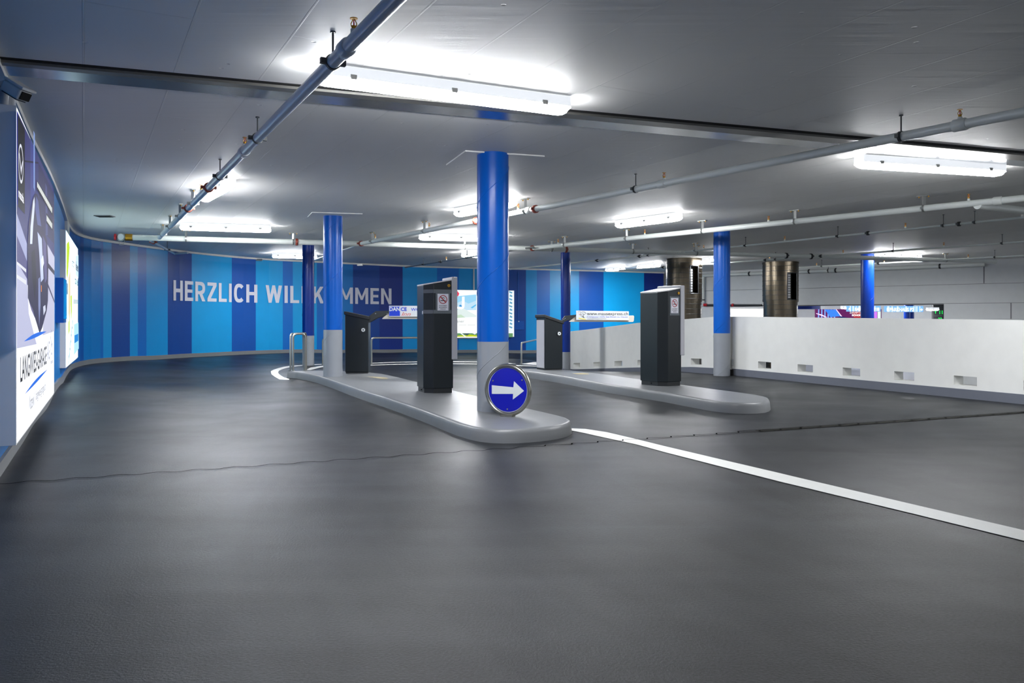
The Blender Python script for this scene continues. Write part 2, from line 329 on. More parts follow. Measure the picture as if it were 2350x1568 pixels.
# lettering follows the curve
K=.19
def bowl(cx,cy,rx,ry,a0,a1,n=14):
    out=[]
    for i in range(n):
        a=a0+(a1-a0)*i/n; b=a0+(a1-a0)*(i+1)/n
        f=lambda q,d:(cx+(rx-d)*math.copysign(abs(math.cos(q))**.8,math.cos(q)),cy+(ry-d)*math.copysign(abs(math.sin(q))**.8,math.sin(q)))
        out.append([f(a,0),f(b,0),f(b,K),f(a,K)])
    return out
def rc(x0,y0,x1,y1): return [(x0,y0),(x1,y0),(x1,y1),(x0,y1)]
GL={'H':(.68,[rc(0,0,K,1),rc(.49,0,.68,1),rc(K,.41,.49,.59)]),'E':(.58,[rc(0,0,K,1),rc(K,0,.58,.17),rc(K,.42,.54,.58),rc(K,.83,.58,1)]),
 'R':(.68,[rc(0,0,K,1),rc(K,.83,.36,1),rc(K,.36,.36,.52)]+bowl(.36,.68,.31,.32,-math.pi/2,math.pi/2,12)+[[(.26,.4),(.47,0),(.69,0),(.46,.42)]]),
 'Z':(.62,[rc(0,0,.62,.17),rc(0,.83,.62,1),[(0,.17),(.23,.17),(.62,.83),(.39,.83)]]),'L':(.54,[rc(0,0,K,1),rc(K,0,.54,.17)]),'I':(K,[rc(0,0,K,1)]),
 'C':(.66,bowl(.35,.5,.35,.515,math.radians(42),math.radians(318),22)),'O':(.72,bowl(.36,.5,.36,.515,0,2*math.pi,30)),
 'K':(.70,[rc(0,0,K,1),[(K,.30),(.30,.42),(.68,1),(.46,1),(K,.58)],[(.27,.52),(.48,0),(.71,0),(.40,.66)]]),
 'W':(1.0,[[(0,1),(.2,1),(.37,0),(.19,0)],[(.19,0),(.37,0),(.59,1),(.42,1)],[(.41,1),(.58,1),(.81,0),(.63,0)],[(.63,0),(.81,0),(1.0,1),(.8,1)]]),
 'M':(.88,[rc(0,0,K,1),rc(.69,0,.88,1),[(K,1),(K,.66),(.37,.25),(.44,.46)],[(.69,1),(.44,.46),(.51,.25),(.69,.66)],[(.37,.25),(.51,.25),(.44,.46)]]),
 'N':(.72,[rc(0,0,K,1),rc(.53,0,.72,1),[(K,1),(K,.68),(.53,0),(.53,.32)]])}
def wall_text(txt,x0,x1,z0,z1):
    s0,s1=warc(x0),warc(x1); vs=[]; fs=[]; X=0
    for ch in txt:
        w_,ps=GL[ch]
        for p in ps:
            fs.append(tuple(range(len(vs),len(vs)+len(p)))); vs+=[Vector((X+a,b,0)) for a,b in p]
        X+=w_+.15
    X-=.15; vs=[Vector((v.x/X,v.y,0)) for v in vs]
    out=[]
    for v in vs:
        p=wpt(s0+v.x*(s1-s0),.012); out.append((p.x,p.y,z0+v.y*(z1-z0)))
    return out,fs
mb=MB(); mb.add(*wall_text('HERZLICH',397,590,1.425,1.895)); mb.add(*wall_text('WILLKOMMEN',609,898,1.43,1.895)); mb.build('wall_lettering',M['letter'],wall)
mb=MB(); strip_wall(mb,ARC[2],warc(1500),-.3,.09,0,.022,floor=True); struct(mb,'baseboard_left',M['wallbase'],'grey painted skirting along the blue wall')
mb=MB(); strip_wall(mb,ARC[2],ARC[-1],H-.045,H,0,.04); struct(mb,'trim_3',M['trim'],'white strip where the blue wall meets the ceiling')
# service hatch in the dark stripe
s0,s1=warc(1181),warc(1203); a,b=wpt(s0,.012),wpt(s1,.012)
def wallbox(mb,xa,xb,z0,z1,d,off=0):
    a,b=wpt(warc(xa),off),wpt(warc(xb),off); n=Vector((b.y-a.y,-(b.x-a.x))).normalized()*d
    mb.hexa([(a.x,a.y,z0),(a.x+n.x,a.y+n.y,z0),(b.x+n.x,b.y+n.y,z0),(b.x,b.y,z0),(a.x,a.y,z1),(a.x+n.x,a.y+n.y,z1),(b.x+n.x,b.y+n.y,z1),(b.x,b.y,z1)])
    return a,b,n
mb=MB(); a,b,n=wallbox(mb,1180,1202,.66,.93,.03)
hx=tag(mb.build('wall_hatch',BM['d']),'small dark blue box on the dark wall stripe right of the far light box','hatch')
mb=MB(); wallbox(mb,1188.6,1190.6,.90,.935,.05); mb.build('latch',M['signwhite'],hx)
mb=MB(); wallbox(mb,1187.6,1189.2,.94,2.5,.015); tag(mb.build('cable_duct',BM['d']),'thin dark blue conduit running up from the small wall box','conduit')
mb=MB(); wallbox(mb,1085.5,1088.5,1.9,2.56,.03); tag(mb.build('wall_conduit',M['trim']),'white vertical conduit above the landscape light box','conduit')
mb=MB(); wallbox(mb,148.5,153.5,2.26,2.56,.04); tag(mb.build('wall_conduit',M['trim']),'short white conduit above the pale drink light box','conduit')
# closing walls
W1=Vector((5.2,27.65)); W2=Vector((5.25,28.5)); W3=Vector((13.55,21.05)); W4=Vector((16.3,18.6))
def vwall(mb,a,b,z0,z1,t=.2):
    d=(b-a).normalized(); n=Vector((-d.y,d.x))*t
    mb.hexa([(a.x,a.y,z0),(b.x,b.y,z0),(b.x+n.x,b.y+n.y,z0),(a.x+n.x,a.y+n.y,z0),(a.x,a.y,z1),(b.x,b.y,z1),(b.x+n.x,b.y+n.y,z1),(a.x+n.x,a.y+n.y,z1)])
def WW(x):
    A=Vector((W2.x,W2.y,0)); B=Vector((W3.x,W3.y,0)); t=px_on(A,B,x); q=A+(B-A)*t; return Vector((q.x,q.y))
mb=MB(); e=WW(1660); f=WW(2166)
vwall(mb,W2,W4,1.955,H); 
vwall(mb,W2,W4,1.43,1.945); vwall(mb,W2,e,-1.1,1.42); vwall(mb,f,W4,-1.1,.99); vwall(mb,f,W4,1.0,1.42)
ww=struct(mb,'wall_far',M['white_wall'],'white wall of large panels beyond the ramp')
mb=MB(); vwall(mb,W2+Vector((.05,.05)),W4,1.40,1.96,.15); 
mb.build('panel_joint_backing',M['greyink'],ww)
mb=MB()
for x,z0,z1 in ((2258,1.96,H),(2320,1.0,1.42)):
    a=WW(x); d=(W3-W2).normalized(); mb.box((a.x,a.y,(z0+z1)/2),.02,.012,z1-z0,math.atan2(d.y,d.x))
mb.build('panel_joint',M['greyink'],ww)
mb=MB(); vwall(mb,Vector((W1.x,W1.y)),Vector((5.25,28.7)),-1.1,H,.15); struct(mb,'trim_4',M['trim'],'white corner edge at the right end of the blue wall')
# room beyond the opening
mb=MB(); mb.box((14.5,36.5,.4),26,.2,3.2); mb.box((4.6,33,.4),.2,8,3.2); mb.box((23,28,.4),.2,17,3.2); struct(mb,'wall_beyond',M['white_wall'],'pale wall of the room seen under the far white wall')
mb=MB(); mb.prism([(5.3,28.8),(13.7,21.4),(23,21.4),(23,36.5),(4.6,36.5)],1.75,1.95); struct(mb,'ceiling_beyond',M['white_wall'])
mb=MB(); mb.prism([(5,29),(14,20),(23,20),(23,37),(4.6,37)],-1.12,-1.08); struct(mb,'floor_beyond',M['grey_base'])
# parapet ------------------------------------------------------------
def parapet(name,pts,holes,label,back=.2):
    """pts: (x_image, p, hole_bottom_z, top_z); holes: image x pairs"""
    A=[(atp(x,p),hb,tz) for x,p,hb,tz in pts]
    def q(x):
        for (P,h0,t0),(Q,h1,t1) in zip(A,A[1:]):
            t=px_on(P,Q,x)
            if -1e-6<=t<=1+1e-6: R=P+(Q-P)*t; return R,h0+(h1-h0)*t,t0+(t1-t0)*t
        P,h,t=A[-1]; return P,h,t
    xs=sorted(set([p[0] for p in pts]+[v for h in holes for v in h]))
    mb=MB(); bb=MB()
    for xa,xb in zip(xs,xs[1:]):
        a,ha,ta=q(xa); b,hb,tb=q(xb); d=(b-a).normalized()
        if xb-xa<.01: continue
        n=Vector((-d.y,d.x,0)); n = n if n.x>0 else -n
        n=Vector((.92,.39,0))*back
        def cell(m,z0a,z1a,z0b,z1b,o0,o1):
            m.hexa([(a+n*o0)+Vector((0,0,z0a)),(b+n*o0)+Vector((0,0,z0b)),(b+n*o1)+Vector((0,0,z0b)),(a+n*o1)+Vector((0,0,z0a)),
                    (a+n*o0)+Vector((0,0,z1a)),(b+n*o0)+Vector((0,0,z1b)),(b+n*o1)+Vector((0,0,z1b)),(a+n*o1)+Vector((0,0,z1a))])
        mid=(xa+xb)/2; hole=any(h[0]<mid<h[1] for h in holes)
        if hole: cell(mb,-1.1,ha,-1.1,hb,0,1); cell(mb,ha+.117,ta,hb+.117,tb,0,1)
        else: cell(mb,-1.1,ta,-1.1,tb,0,1)
        cell(bb,-1.0,ha-.045,-1.0,hb-.045,-.12,0)
    o=struct(mb,name,M['parapet'],label); 
    return o,bb
o,bb=parapet('wall_parapet',[(1681,129,.16,1.04),(2350,196,.16,.985),(3200,281,.16,.985),(4200,380,.16,.985)],[(1739.7,1769.6),(1830.4,1865.5),(1934,1974),(2052,2098),(2189,2242),(2349,2410)],'white parapet wall with small rectangular scupper holes',.17)
struct(bb,'baseboard_right',M['grey_base'],'grey base band of the right parapet wall')
o,bb=parapet('wall_ramp',[(1268,81,-.32,.585),(1316,87,-.286,.678),(1361.6,92.4,-.195,.755),(1463,105,-.017,.91),(1588,120,.125,1.004),(1640,126,.15,1.038),(1672,128.5,.16,1.04)],[(1316.5,1331),(1361.6,1377),(1410,1427.5),(1463,1482),(1524,1546),(1585.6,1610.6)],'white sloping parapet wall beside the down ramp behind the exit machine',.2)
struct(bb,'baseboard_ramp',M['grey_base'],'grey base band of the sloping ramp parapet')
P=atp(1684,128.5); mb=MB(); mb.box((P.x,P.y-.05,.225),.1,.06,.11); tag(mb.build('junction_box',M['galv'],None,.006),'small grey junction box low on the parapet beside the blue column','junction box')
mb=MB(); mb.tube([(P.x-.05,P.y-.08,0),(P.x-.05,P.y-.08,.1)],.035); tag(mb.build('rubber_foot',M['gap']),'small black rubber stop between blue column and white parapet','stopper')
# islands --------------------------------------------------------------
def island(name,pts,zt,label,stain,notch=None):
    P=[at(x,y,zt) for x,y in pts]; P=[Vector((p.x,p.y)) for p in P]
    ar=sum(a.x*b.y-b.x*a.y for a,b in zip(P,P[1:]+P[:1]))
    if ar<0: P.reverse()
    for _ in range(1):
        Q=[]
        for i,p in enumerate(P):
            a=P[i-1]; b=P[(i+1)%len(P)]; Q.append(p); 
        P=Q
    n=len(P); nr=[]
    for i,p in enumerate(P):
        a=(p-P[i-1]).normalized(); b=(P[(i+1)%n]-p).normalized(); t=(a+b).normalized(); nr.append(Vector((t.y,-t.x)))
    rings=[]
    for off,z in ((.03,-.02),(.026,.02),(.02,zt-.035),(.012,zt-.012),(0,zt-.001),(-.02,zt)):
        rings.append([(p.x+q.x*off,p.y+q.y*off,z) for p,q in zip(P,nr)])
    mb=MB(); mb.loft(rings,True,True)
    mb.sm[-1]=False; mb.sm[-2]=False
    o=tag(mb.build(name,M['kerb']),label,'traffic island')
    S2=[at(x,y,zt+.002) for x,y in stain]; mb=MB(); mb.add([tuple(v) for v in S2],[tuple(range(len(S2)))]); mb.build('rust_patch',M['rust'],o)
    if notch:
        q=at(*notch,.012); mb=MB(); mb.box((q.x,q.y,.014),.09,.06,.03); mb.build('drain_slot',M['gap'],o)
    return o
I1=island('kerb_island',[(662,852.6),(684,854),(706,857.5),(730,862.5),(768.5,874.3),(806.8,887.6),(845,899.8),(885,911.5),(930,926),(972.5,940.5),(1005,952.5),(1030,961.5),(1055,970.5),(1087,979),(1108,982.6),(1130,984.8),(1155,985.8),(1185,985.4),(1210,983.8),(1231.5,982),(1256,979.5),(1275,976.8),(1290,973.6),(1301,970.2),(1305.5,966.5),(1304.5,963),(1296.7,958.8),(1275,952.6),(1231.5,942.6),(1195,934.5),(1150,922.5),(1091.7,909),(1062,902),(1010,889.5),(947.7,874.8),(906,864.6),(875.7,858),(845,854.6),(800,852.5),(760,851),(702.6,850)],.11,
  'large grey painted concrete kerb island carrying the front blue column and round arrow sign',[(842,864),(850,866),(880,870.5),(892,869.5),(886,866.5),(868,865)],(1152,1007))
I2=island('kerb_island',[(1185,849),(1205.5,851.2),(1233.6,854.6),(1295,863.2),(1346,872.6),(1397,882),(1448,889.4),(1478.7,894),(1526.6,900.5),(1572.5,908.5),(1618.5,916.4),(1640,919.6),(1664.5,922.3),(1690,923.9),(1712,924.3),(1735,923.8),(1750,922.4),(1759,919.8),(1762.5,916.5),(1760,912.8),(1750,909.6),(1733,906.2),(1680,898.6),(1618.5,890.6),(1568,884),(1520,877.5),(1478.7,872.2),(1450,868.5),(1422.6,864.5),(1371.5,857.3),(1320.4,851.4),(1290,848.8),(1250,846.4),(1200,846)],.115,
  'narrower grey painted kerb island behind, under the right ticket machine',[(1312,857),(1325,859.5),(1350,859.5),(1352,857.5),(1335,856)])
# columns --------------------------------------------------------------
def column(x,p,wpx,zb,zs,z0,label,blue='colblue',seam=.4,ztop=H):
    P=atp(x,p); r=wpx/p/2*.985; t=thing('concrete_column',(P.x,P.y,z0),label,'column','round blue and grey columns')
    mb=MB(); mb.tube([(P.x,P.y,zs),(P.x,P.y,ztop+.01)],r,48); mb.build('blue_upper_shaft',M[blue],t)
    mb=MB(); mb.tube([(P.x,P.y,z0-.03),(P.x,P.y,zs)],r,48); mb.build('grey_lower_shaft',M['colgrey'],t)
    for nm,za,zc,m in (('seam_ridge',z0,zs,'colgrey'),('seam_ridge',zs,ztop,blue)):
        pts=[]; z=za
        while z<zc:
            a=math.pi*.95+ (z-seam)/.82*2*math.pi; pts.append((P.x+math.cos(a)*r,P.y+math.sin(a)*r,z)); z+=.018
        if len(pts)>2: mb=MB(); mb.tube(pts,.0035,6); mb.build(nm,M[m],t)
    return t
column(1131,236,73.5,0,.78,.10,'tall bright blue round column with grey foot beside the round arrow sign')
column(764,148,44,0,.83,.10,'bright blue and grey round column next to the left barrier cabinet',seam=.55)
column(707.5,107,27,0,.64,fz(*atp(707.5,107)[:2]),'darker blue round column standing behind the small steel hoops',blue='colblue2',seam=.2)
column(1298,95,22.5,0,.2,-.5,'dark blue round column behind the exit barrier boom',blue='colblue2')
column(1656.5,130,38,0,.747,0.0,'bright blue and grey round column at the bend of the white parapet',seam=.7)
column(1990.5,93,29,0,-.5,-1.1,'dark blue round column beyond the white parapet on the right',blue='colblue2')
column(2086,56,22,0,-.6,-1.1,'far blue column under the lit parking level sign',blue='colblue2',ztop=1.74)
# ticket machines ------------------------------------------------------
def machine(x,y,ht,zi,ang,label,bands):
    D=at(x,y,zi); e1=Vector((math.cos(ang),math.sin(ang),0)); e2=Vector((-math.sin(ang),math.cos(ang),0)); Z=Vector((0,0,1))
    t=thing('ticket_machine',tuple(D),label,'ticket machine','parking ticket machines on the islands')
    def L(a,b,z=0): return D+e1*a+e2*b+Z*z
    def body(mb,ins,z0,zf,capm=None):
        pl=[(-ins,ins),(-.245+ins*.4,ins),(-.345+ins,.095+ins*.4),(-.345+ins,.42-ins),(-ins,.42-ins)]
        n=len(pl); bot=[L(a,b,z0) for a,b in pl]; top=[L(a,b,zf(a)) for a,b in pl]
        mb.add(bot+top,[tuple(range(n))]+[(i,(i+1)%n,n+(i+1)%n,n+i)[::-1] for i in range(n)]+[tuple(range(2*n-1,n-1,-1))])
    slope=lambda a: ht-.02+a*.17
    mb=MB(); body(mb,0,.055,slope); mb.build('body',M['machine'],t,.006)
    mb=MB(); body(mb,.012,0,lambda a:.06); mb.build('plinth',M['plinth'],t)
    mb=MB(); pl=[(0,0),(-.245,0),(-.345,.095),(-.345,.42),(0,.42)]; b=[L(a,c,slope(a)+.001) for a,c in pl]; tt=[L(a,c,slope(a)+.014) for a,c in pl]
    n=5; mb.add(b+tt,[tuple(range(n))]+[(i,(i+1)%n,n+(i+1)%n,n+i)[::-1] for i in range(n)]+[tuple(range(2*n-1,n-1,-1))]); mb.build('sloping_lid',M['machtop'],t)
    # driver-side panel
    mb=MB(); p=[L(a,b,z) for z in (.40,ht+.02) for a,b in ((-.022,-.015),(.05,-.015),(.05,.43),(-.022,.43))]; mb.hexa(p); fp=mb.build('front_panel',M['machplate'],t,.008)
    mb=MB(); p=[L(a,b,z) for z in (ht-.42,ht-.12) for a,b in ((.05,.06),(.056,.06),(.056,.36),(.05,.36))]; mb.hexa(p); mb.build('display',M['gap'],fp)
    mb=MB(); p=[L(a,b,z) for z in (ht-.62,ht-.6) for a,b in ((.05,.15),(.06,.15),(.06,.27),(.05,.27))]; mb.hexa(p); mb.build('ticket_slot',M['gap'],fp)
    # lock
    c=L(-.055,-.001,ht-.085); mb=MB(); mb.tube([c,c-e2*.008],.018,16); lk=mb.build('lock',M['brass'],t)
    mb=MB(); q=c-e2*.0085; mb.box(q,.005,.002,.014,ang); mb.build('keyhole',M['gap'],lk)
    c=L(-.345,.22,.03); mb=MB(); mb.tube([c,c+e1*.02],.008,10); mb.build('bolt',M['gap'],t)
    if bands:
        for z in (ht-.155,ht-.40):
            mb=MB(); mb.hexa([L(a,b,zz) for zz in (z-.022,z+.022) for a,b in ((-.245,-.0025),(-.012,-.0025),(-.012,.001),(-.245,.001))])
            u=(L(-.345,.095)-L(-.245,0)).normalized(); 
            nn=Vector((-math.cos(ang+math.pi/4),-math.sin(ang+math.pi/4),0))*-.0025
            a0=L(-.245,0); a1=L(-.345,.095); off=(e1*-.7-e2*.7)*.0025
            mb.hexa([a0+off+Z*(z-.022),a0+Z*(z-.022),a1+Z*(z-.022),a1+off+Z*(z-.022),a0+off+Z*(z+.022),a0+Z*(z+.022),a1+Z*(z+.022),a1+off+Z*(z+.022)])
            mb.build('clear_tape_band',M['tape'],t)
        mb=MB(); mb.box(L(-.345,.12,ht-.41)-e1*.003,.004,.03,.04,ang); mb.build('tape_end',M['paper'],t)
    # no smoking notice
    u0,u1=(-.205,-.05); z1=ht-.185 if bands else ht-.15; z0=z1-.20
    nt=thing('x',(0,0,0),None,None); COL.objects.unlink(nt); bpy.data.objects.remove(nt)
    mb=MB(); mb.hexa([L(a,b,z) for z in (z0-.03,z1+.02) for a,b in ((u0-.012,-.0035),(u1+.012,-.0035),(u1+.012,.001),(u0-.012,.001))]); hold=mb.build('notice_sleeve',M['tape'],t)
    mb=MB(); mb.hexa([L(a,b,z) for z in (z0,z1) for a,b in ((u0+.01,-.005),(u1-.01,-.005),(u1-.01,.001),(u0+.01,.001))]); mb.build('no_smoking_notice',M['paper'],hold)
    cc=L((u0+u1)/2,-.0062,z1-.068); R=.052; mb=MB()
    def ring(mb,c,r0,r1,n=40):
        vs=[]; 
        for i in range(n):
            a=2*math.pi*i/n; d=e1*math.cos(a)+Z*math.sin(a); vs+= [c+d*r0,c+d*r1]
        mb.add(vs,[(2*i,2*i+1,(2*i+3)%(2*n),(2*i+2)%(2*n)) for i in range(n)])
    ring(mb,cc,R*.84,R); d=(e1*.7-Z*.72); q=(e1*.72+Z*.7)*.006
    mb.add([cc-d*R*.95-q,cc+d*R*.95-q,cc+d*R*.95+q,cc-d*R*.95+q],[(0,1,2,3)]); mb.build('prohibition_ring',M['redink'],hold)
    mb=MB(); c2=cc+e2*.0005; mb.add([c2+e1*a+Z*b for a,b in ((-.032,-.018),(.032,-.018),(.032,-.009),(-.032,-.009))],[(0,1,2,3)])
    for k in range(8):
        a=-.4+k*.6; r0=.016; A=c2+e1*(.002+math.cos(a)*r0*.8)+Z*(.012+math.sin(a)*r0*.8); a+=.6; B=c2+e1*(.002+math.cos(a)*r0*.8)+Z*(.012+math.sin(a)*r0*.8)
        if k<6: w_=(B-A).normalized(); pz=Vector((0,0,0))+ (e1*(-w_.z)+Z*w_.dot(e1))*.003; mb.add([A-pz,B-pz,B+pz,A+pz],[(0,1,2,3)])
    mb.build('cigarette_symbol',M['ink'],hold)
    for i,tx in enumerate(('RAUCHVERBOT','IM GESAMTEN','PARKHAUS')):
        mb=MB(); wv=(.1,.095,.068)[i]; P0=L((u0+u1)/2-wv/2,-.0062,z1-.148-i*.02); vs,fs=textmesh(tx,P0,e1,Z,wv,.011,bold=.02); mb.add(vs,fs); mb.build('notice_lettering',M['ink'],hold)
    return t
M1=machine(1040,901.5,1.375,.11,math.radians(20),'dark ticket machine with two clear tape bands on the front island',True)
M2=machine(1563.5,884.8,1.31,.115,math.radians(34),'dark ticket machine without tape bands on the rear right island',False)
# barrier cabinets -----------------------------------------------------
def cabinet(x,y,zi,ang,w,dp,hl,hr,strip,label):
    """front-left lower corner at pixel; long side towards the camera along ang"""
    B=at(x,y,zi); e1=Vector((math.cos(ang),math.sin(ang),0)); e2=Vector((-math.sin(ang),math.cos(ang),0)); Z=Vector((0,0,1))
    def L(a,b,z=0): return B+e1*a+e2*b+Z*z
    t=thing('barrier_cabinet',tuple(B),label,'barrier cabinet','barrier drive cabinets')
    hz=lambda a: hl+(hr-hl)*a/w
    mb=MB(); mb.hexa([L(a,b,.02) for a,b in ((0,0),(w,0),(w,dp),(0,dp))]+[L(a,b,hz(a)-.04) for a,b in ((0,0),(w,0),(w,dp),(0,dp))]); mb.build('body',M['machine'],t,.012)
    mb=MB(); mb.hexa([L(a,b,0) for a,b in ((.01,.01),(w-.01,.01),(w-.01,dp-.01),(.01,dp-.01))]+[L(a,b,.03) for a,b in ((.01,.01),(w-.01,.01),(w-.01,dp-.01),(.01,dp-.01))]); mb.build('plinth',M['plinth'],t)
    o=.018; mb=MB(); mb.hexa([L(a,b,hz(a)-.055) for a,b in ((-o,-o),(w+o,-o),(w+o,dp+o),(-o,dp+o))]+[L(a,b,hz(a)) for a,b in ((-o,-o),(w+o,-o),(w+o,dp+o),(-o,dp+o))]); mb.build('sloping_cap',M['plinth'],t,.01)
    mb=MB(); mb.hexa([L(a,b,z) for z in (.035,hl-.09) for a,b in ((-.006,.03),(.0,.03),(.0,dp-.03),(-.006,dp-.03))]); mb.build('silver_strip',M['machplate'],t)
    c=L(w*.78,-.001,hr-.22); mb=MB(); mb.tube([c,c-e2*.012],.045,24); lk=mb.build('lock_rose',M['plinth'],t)
    mb=MB(); mb.tube([c-e2*.012,c-e2*.02],.03,24); mb.build('lock_barrel',M['signwhite'],lk); mb=MB(); mb.tube([c-e2*.02,c-e2*.0225],.011,12); mb.build('keyhole',M['gap'],lk)
    # bracket and boom
    return t,B,e1,e2,L,hz
def boom(L,e1,e2,Z,t,w,dp,hr,x0,x1,lab,brk,bz,ttl):
    pass
t1,B1,e1,e2,L1,hz1=cabinet(792,857.6,.11,math.radians(5),.375,.40,1.01,.93,True,'black barrier cabinet with silver edge strip on the front island')
t2,B2,f1,f2,L2,hz2=cabinet(1251,850.2,.115,math.radians(22),.335,.38,.955,.85,True,'black barrier cabinet with silver edge strip on the rear island')
def arm(root,Pc,poly_br,poly_boom,thick,board,label_board):
    """outlines given as image pixels, unprojected on a vertical plane through Pc facing the camera, given real thickness"""
    n=Vector((0,-1,0)); T=Vector((0,thick,0))
    def slab(mb,poly,P0,th):
        pts=[onplane(x,y,P0,n) for x,y in poly]; k=len(pts); bk=[p+Vector((0,th,0)) for p in pts]
        mb.add(pts+bk,[tuple(range(k)),tuple(range(2*k-1,k-1,-1))]+[(i,k+i,k+(i+1)%k,(i+1)%k) for i in range(k)])
    mb=MB(); slab(mb,poly_br,Pc,thick+.06); br=mb.build('arm_bracket',M['bracket'],root,.006)
    for x,y in ((poly_br[0][0]+4,poly_br[0][1]-6),(poly_br[2][0],poly_br[2][1]+6),(poly_br[3][0]-4,poly_br[3][1]+7)):
        q=onplane(x,y,Pc,n); mb=MB(); mb.tube([q,q-Vector((0,.008,0))],.009,8); mb.build('bolt',M['galv'],br)
    mb=MB(); slab(mb,poly_boom,Pc+Vector((0,.015,0)),thick); bo=mb.build('boom',M['boom'],root,.008)
    mb=MB(); slab(mb,board,Pc-Vector((0,.02,0)),.02); bd=mb.build('advertising_board',M['signwhite'],bo)
    return bo,bd
def btext(mb,txt,x0,x1,y0,y1,P,bold=0.0,shear=0.0,off=.024,spacing=1.0):
    a=onplane(x0,y1,P,Vector((0,-1,0)))-Vector((0,off,0)); b=onplane(x1,y1,P,Vector((0,-1,0)))-Vector((0,off,0)); c=onplane(x0,y0,P,Vector((0,-1,0)))-Vector((0,off,0))
    vs,fs=textmesh(txt,a,Vector((1,0,0)),Vector((0,0,1)),(b-a).length,(c-a).length,bold=bold,shear=shear,spacing=spacing); mb.add(vs,fs)
def brect(mb,x0,x1,y0,y1,P,off=.0225):
    q=[onplane(x,y,P,Vector((0,-1,0)))-Vector((0,off,0)) for x,y in ((x0,y1),(x1,y1),(x1,y0),(x0,y0))]; mb.add(q,[(0,1,2,3)])
PB=Vector((0,B1.y+.06,0)); bo,bd=arm(t1,PB,[(843,735),(845,727),(862,714),(893,713.5),(892,719.5),(877,727.5),(868,729),(846,741)],[(877,731),(893,717),(1040,716),(1042,732.5),(877,732.5)],.06,[(892.7,727),(892.7,702),(1030,702.4),(1030,727)],None)
mb=MB(); brect(mb,893.6,918.3,704,725.5,PB); mb.build('blue_field',M['blueink'],bd)
mb=MB(); btext(mb,'DAN',894.2,918,705,714.2,PB,.03); mb.build('board_lettering',M['signwhite'],bd)
mb=MB(); btext(mb,'CE',920,934,705.5,714,PB,.03); mb.build('board_lettering',M['blueink'],bd); mb=MB(); btext(mb,'WORLD',943.5,985,707,714,PB,.01); mb.build('board_lettering',M['blueink'],bd)
mb=MB(); btext(mb,'Inn',922,943,716.5,725,PB,.0,.35); mb.build('board_lettering',M['orangered'],bd)
PB2=Vector((0,B2.y+.1,0)); bo,bd=arm(t2,PB2,[(1290,739),(1291,732),(1297,725),(1323,722.5),(1320,727),(1309,735),(1302,736),(1291,741)],[(1306,738),(1322,725),(1454,724.5),(1455.5,727),(1455,736),(1453,739.5),(1380,739),(1306,739)],.06,[(1322.3,734.5),(1322.3,713),(1443.2,714.8),(1442.8,735.4)],None)
mb=MB(); btext(mb,'www.mausexpress.ch',1346.5,1440.5,716.5,725.6,PB2,.0); 
mb.build('board_lettering',M['ink'],bd); mb=MB()
def scribble(mb,pts,P,wd=.5):
    for (xa,ya),(xb,yb) in zip(pts,pts[1:]):
        l=math.hypot(xb-xa,yb-ya); nx,ny=-(yb-ya)/l*wd/2,(xb-xa)/l*wd/2
        q=[onplane(x,y,P,Vector((0,-1,0)))-Vector((0,.0235,0)) for x,y in ((xa-nx,ya-ny),(xb-nx,yb-ny),(xb+nx,yb+ny),(xa+nx,ya+ny))]; mb.add(q,[(0,1,2,3)])
scribble(mb,[(1326,716),(1331,715),(1333,718),(1331,722),(1334,726),(1337,728)],PB2); scribble(mb,[(1334,717),(1338,715.5),(1343,717),(1344,720),(1340,722),(1336,719)],PB2); scribble(mb,[(1340,722),(1338,726),(1341,730)],PB2,.9); scribble(mb,[(1339,730),(1336,724),(1333,721)],PB2)
mb.build('board_drawing',M['ink'],bd)
mb=MB(); btext(mb,'Computer Hilfe bei Ihnen zu Hause',1346.8,1440.2,725.0,730.6,PB2,.0); mb.build('board_lettering',M['violet'],bd)
mb=MB(); scribble(mb,[(1347,732.2),(1391,732.2)],PB2,.7); mb.build('small_print',M['greyink'],bd)
mb=MB(); scribble(mb,[(1328,730),(1335,732),(1344,733)],PB2,1.7); mb.build('yellow_mark',M['yellow'],bd)
mb=MB(); scribble(mb,[(1328,720),(1330,721.5),(1332,724)],PB2,1.5); mb.build('pink_mark',M['pink'],bd)
# arrow sign -------------------------------------------------------------
ang=math.radians(-29); u=Vector((math.cos(ang),math.sin(ang),0)); n=Vector((math.sin(ang),-math.cos(ang),0)); Z=Vector((0,0,1))
Cc=Vector((-.038,7.36,.352))
sg=thing('arrow_sign',(Cc.x,Cc.y,.11),'round blue road sign with white right-pointing arrow in steel ring','road sign')
def disc(mb,c,r,d,seg=64): mb.tube([c-n*0,c+n*d],r,seg)
mb=MB(); k=72; rings=[[Cc+(u*math.cos(2*math.pi*i/k)+Z*math.sin(2*math.pi*i/k))*(.2225+.0185*math.cos(b))+n*(.0+.024*math.sin(b)) for i in range(k)] for b in [2*math.pi*j/12 for j in range(12)]]; mb.loft(rings+[rings[0]],False); mb.build('steel_ring',M['rim'],sg)
mb=MB(); mb.tube([Cc-n*.012,Cc+n*.004],.209,64); mb.build('white_border_disc',M['signwhite'],sg)
mb=MB(); mb.tube([Cc+n*.0045,Cc+n*.0065],.2,64); mb.build('blue_face',M['signblue'],sg)
R=.2065; ar=[(-.80,.175),(-.80,-.215),(.29,-.165),(.27,-.42),(.83,-.01),(.33,.40),(.30,.125)]
pts=[Cc+u*(a*R)+Z*(b*R)+n*.0078 for a,b in ar]; mb=MB(); mb.add(pts,[(0,1,2,6),(3,4,5),(2,3,5,6)]); mb.build('white_arrow',M['signwhite'],sg)
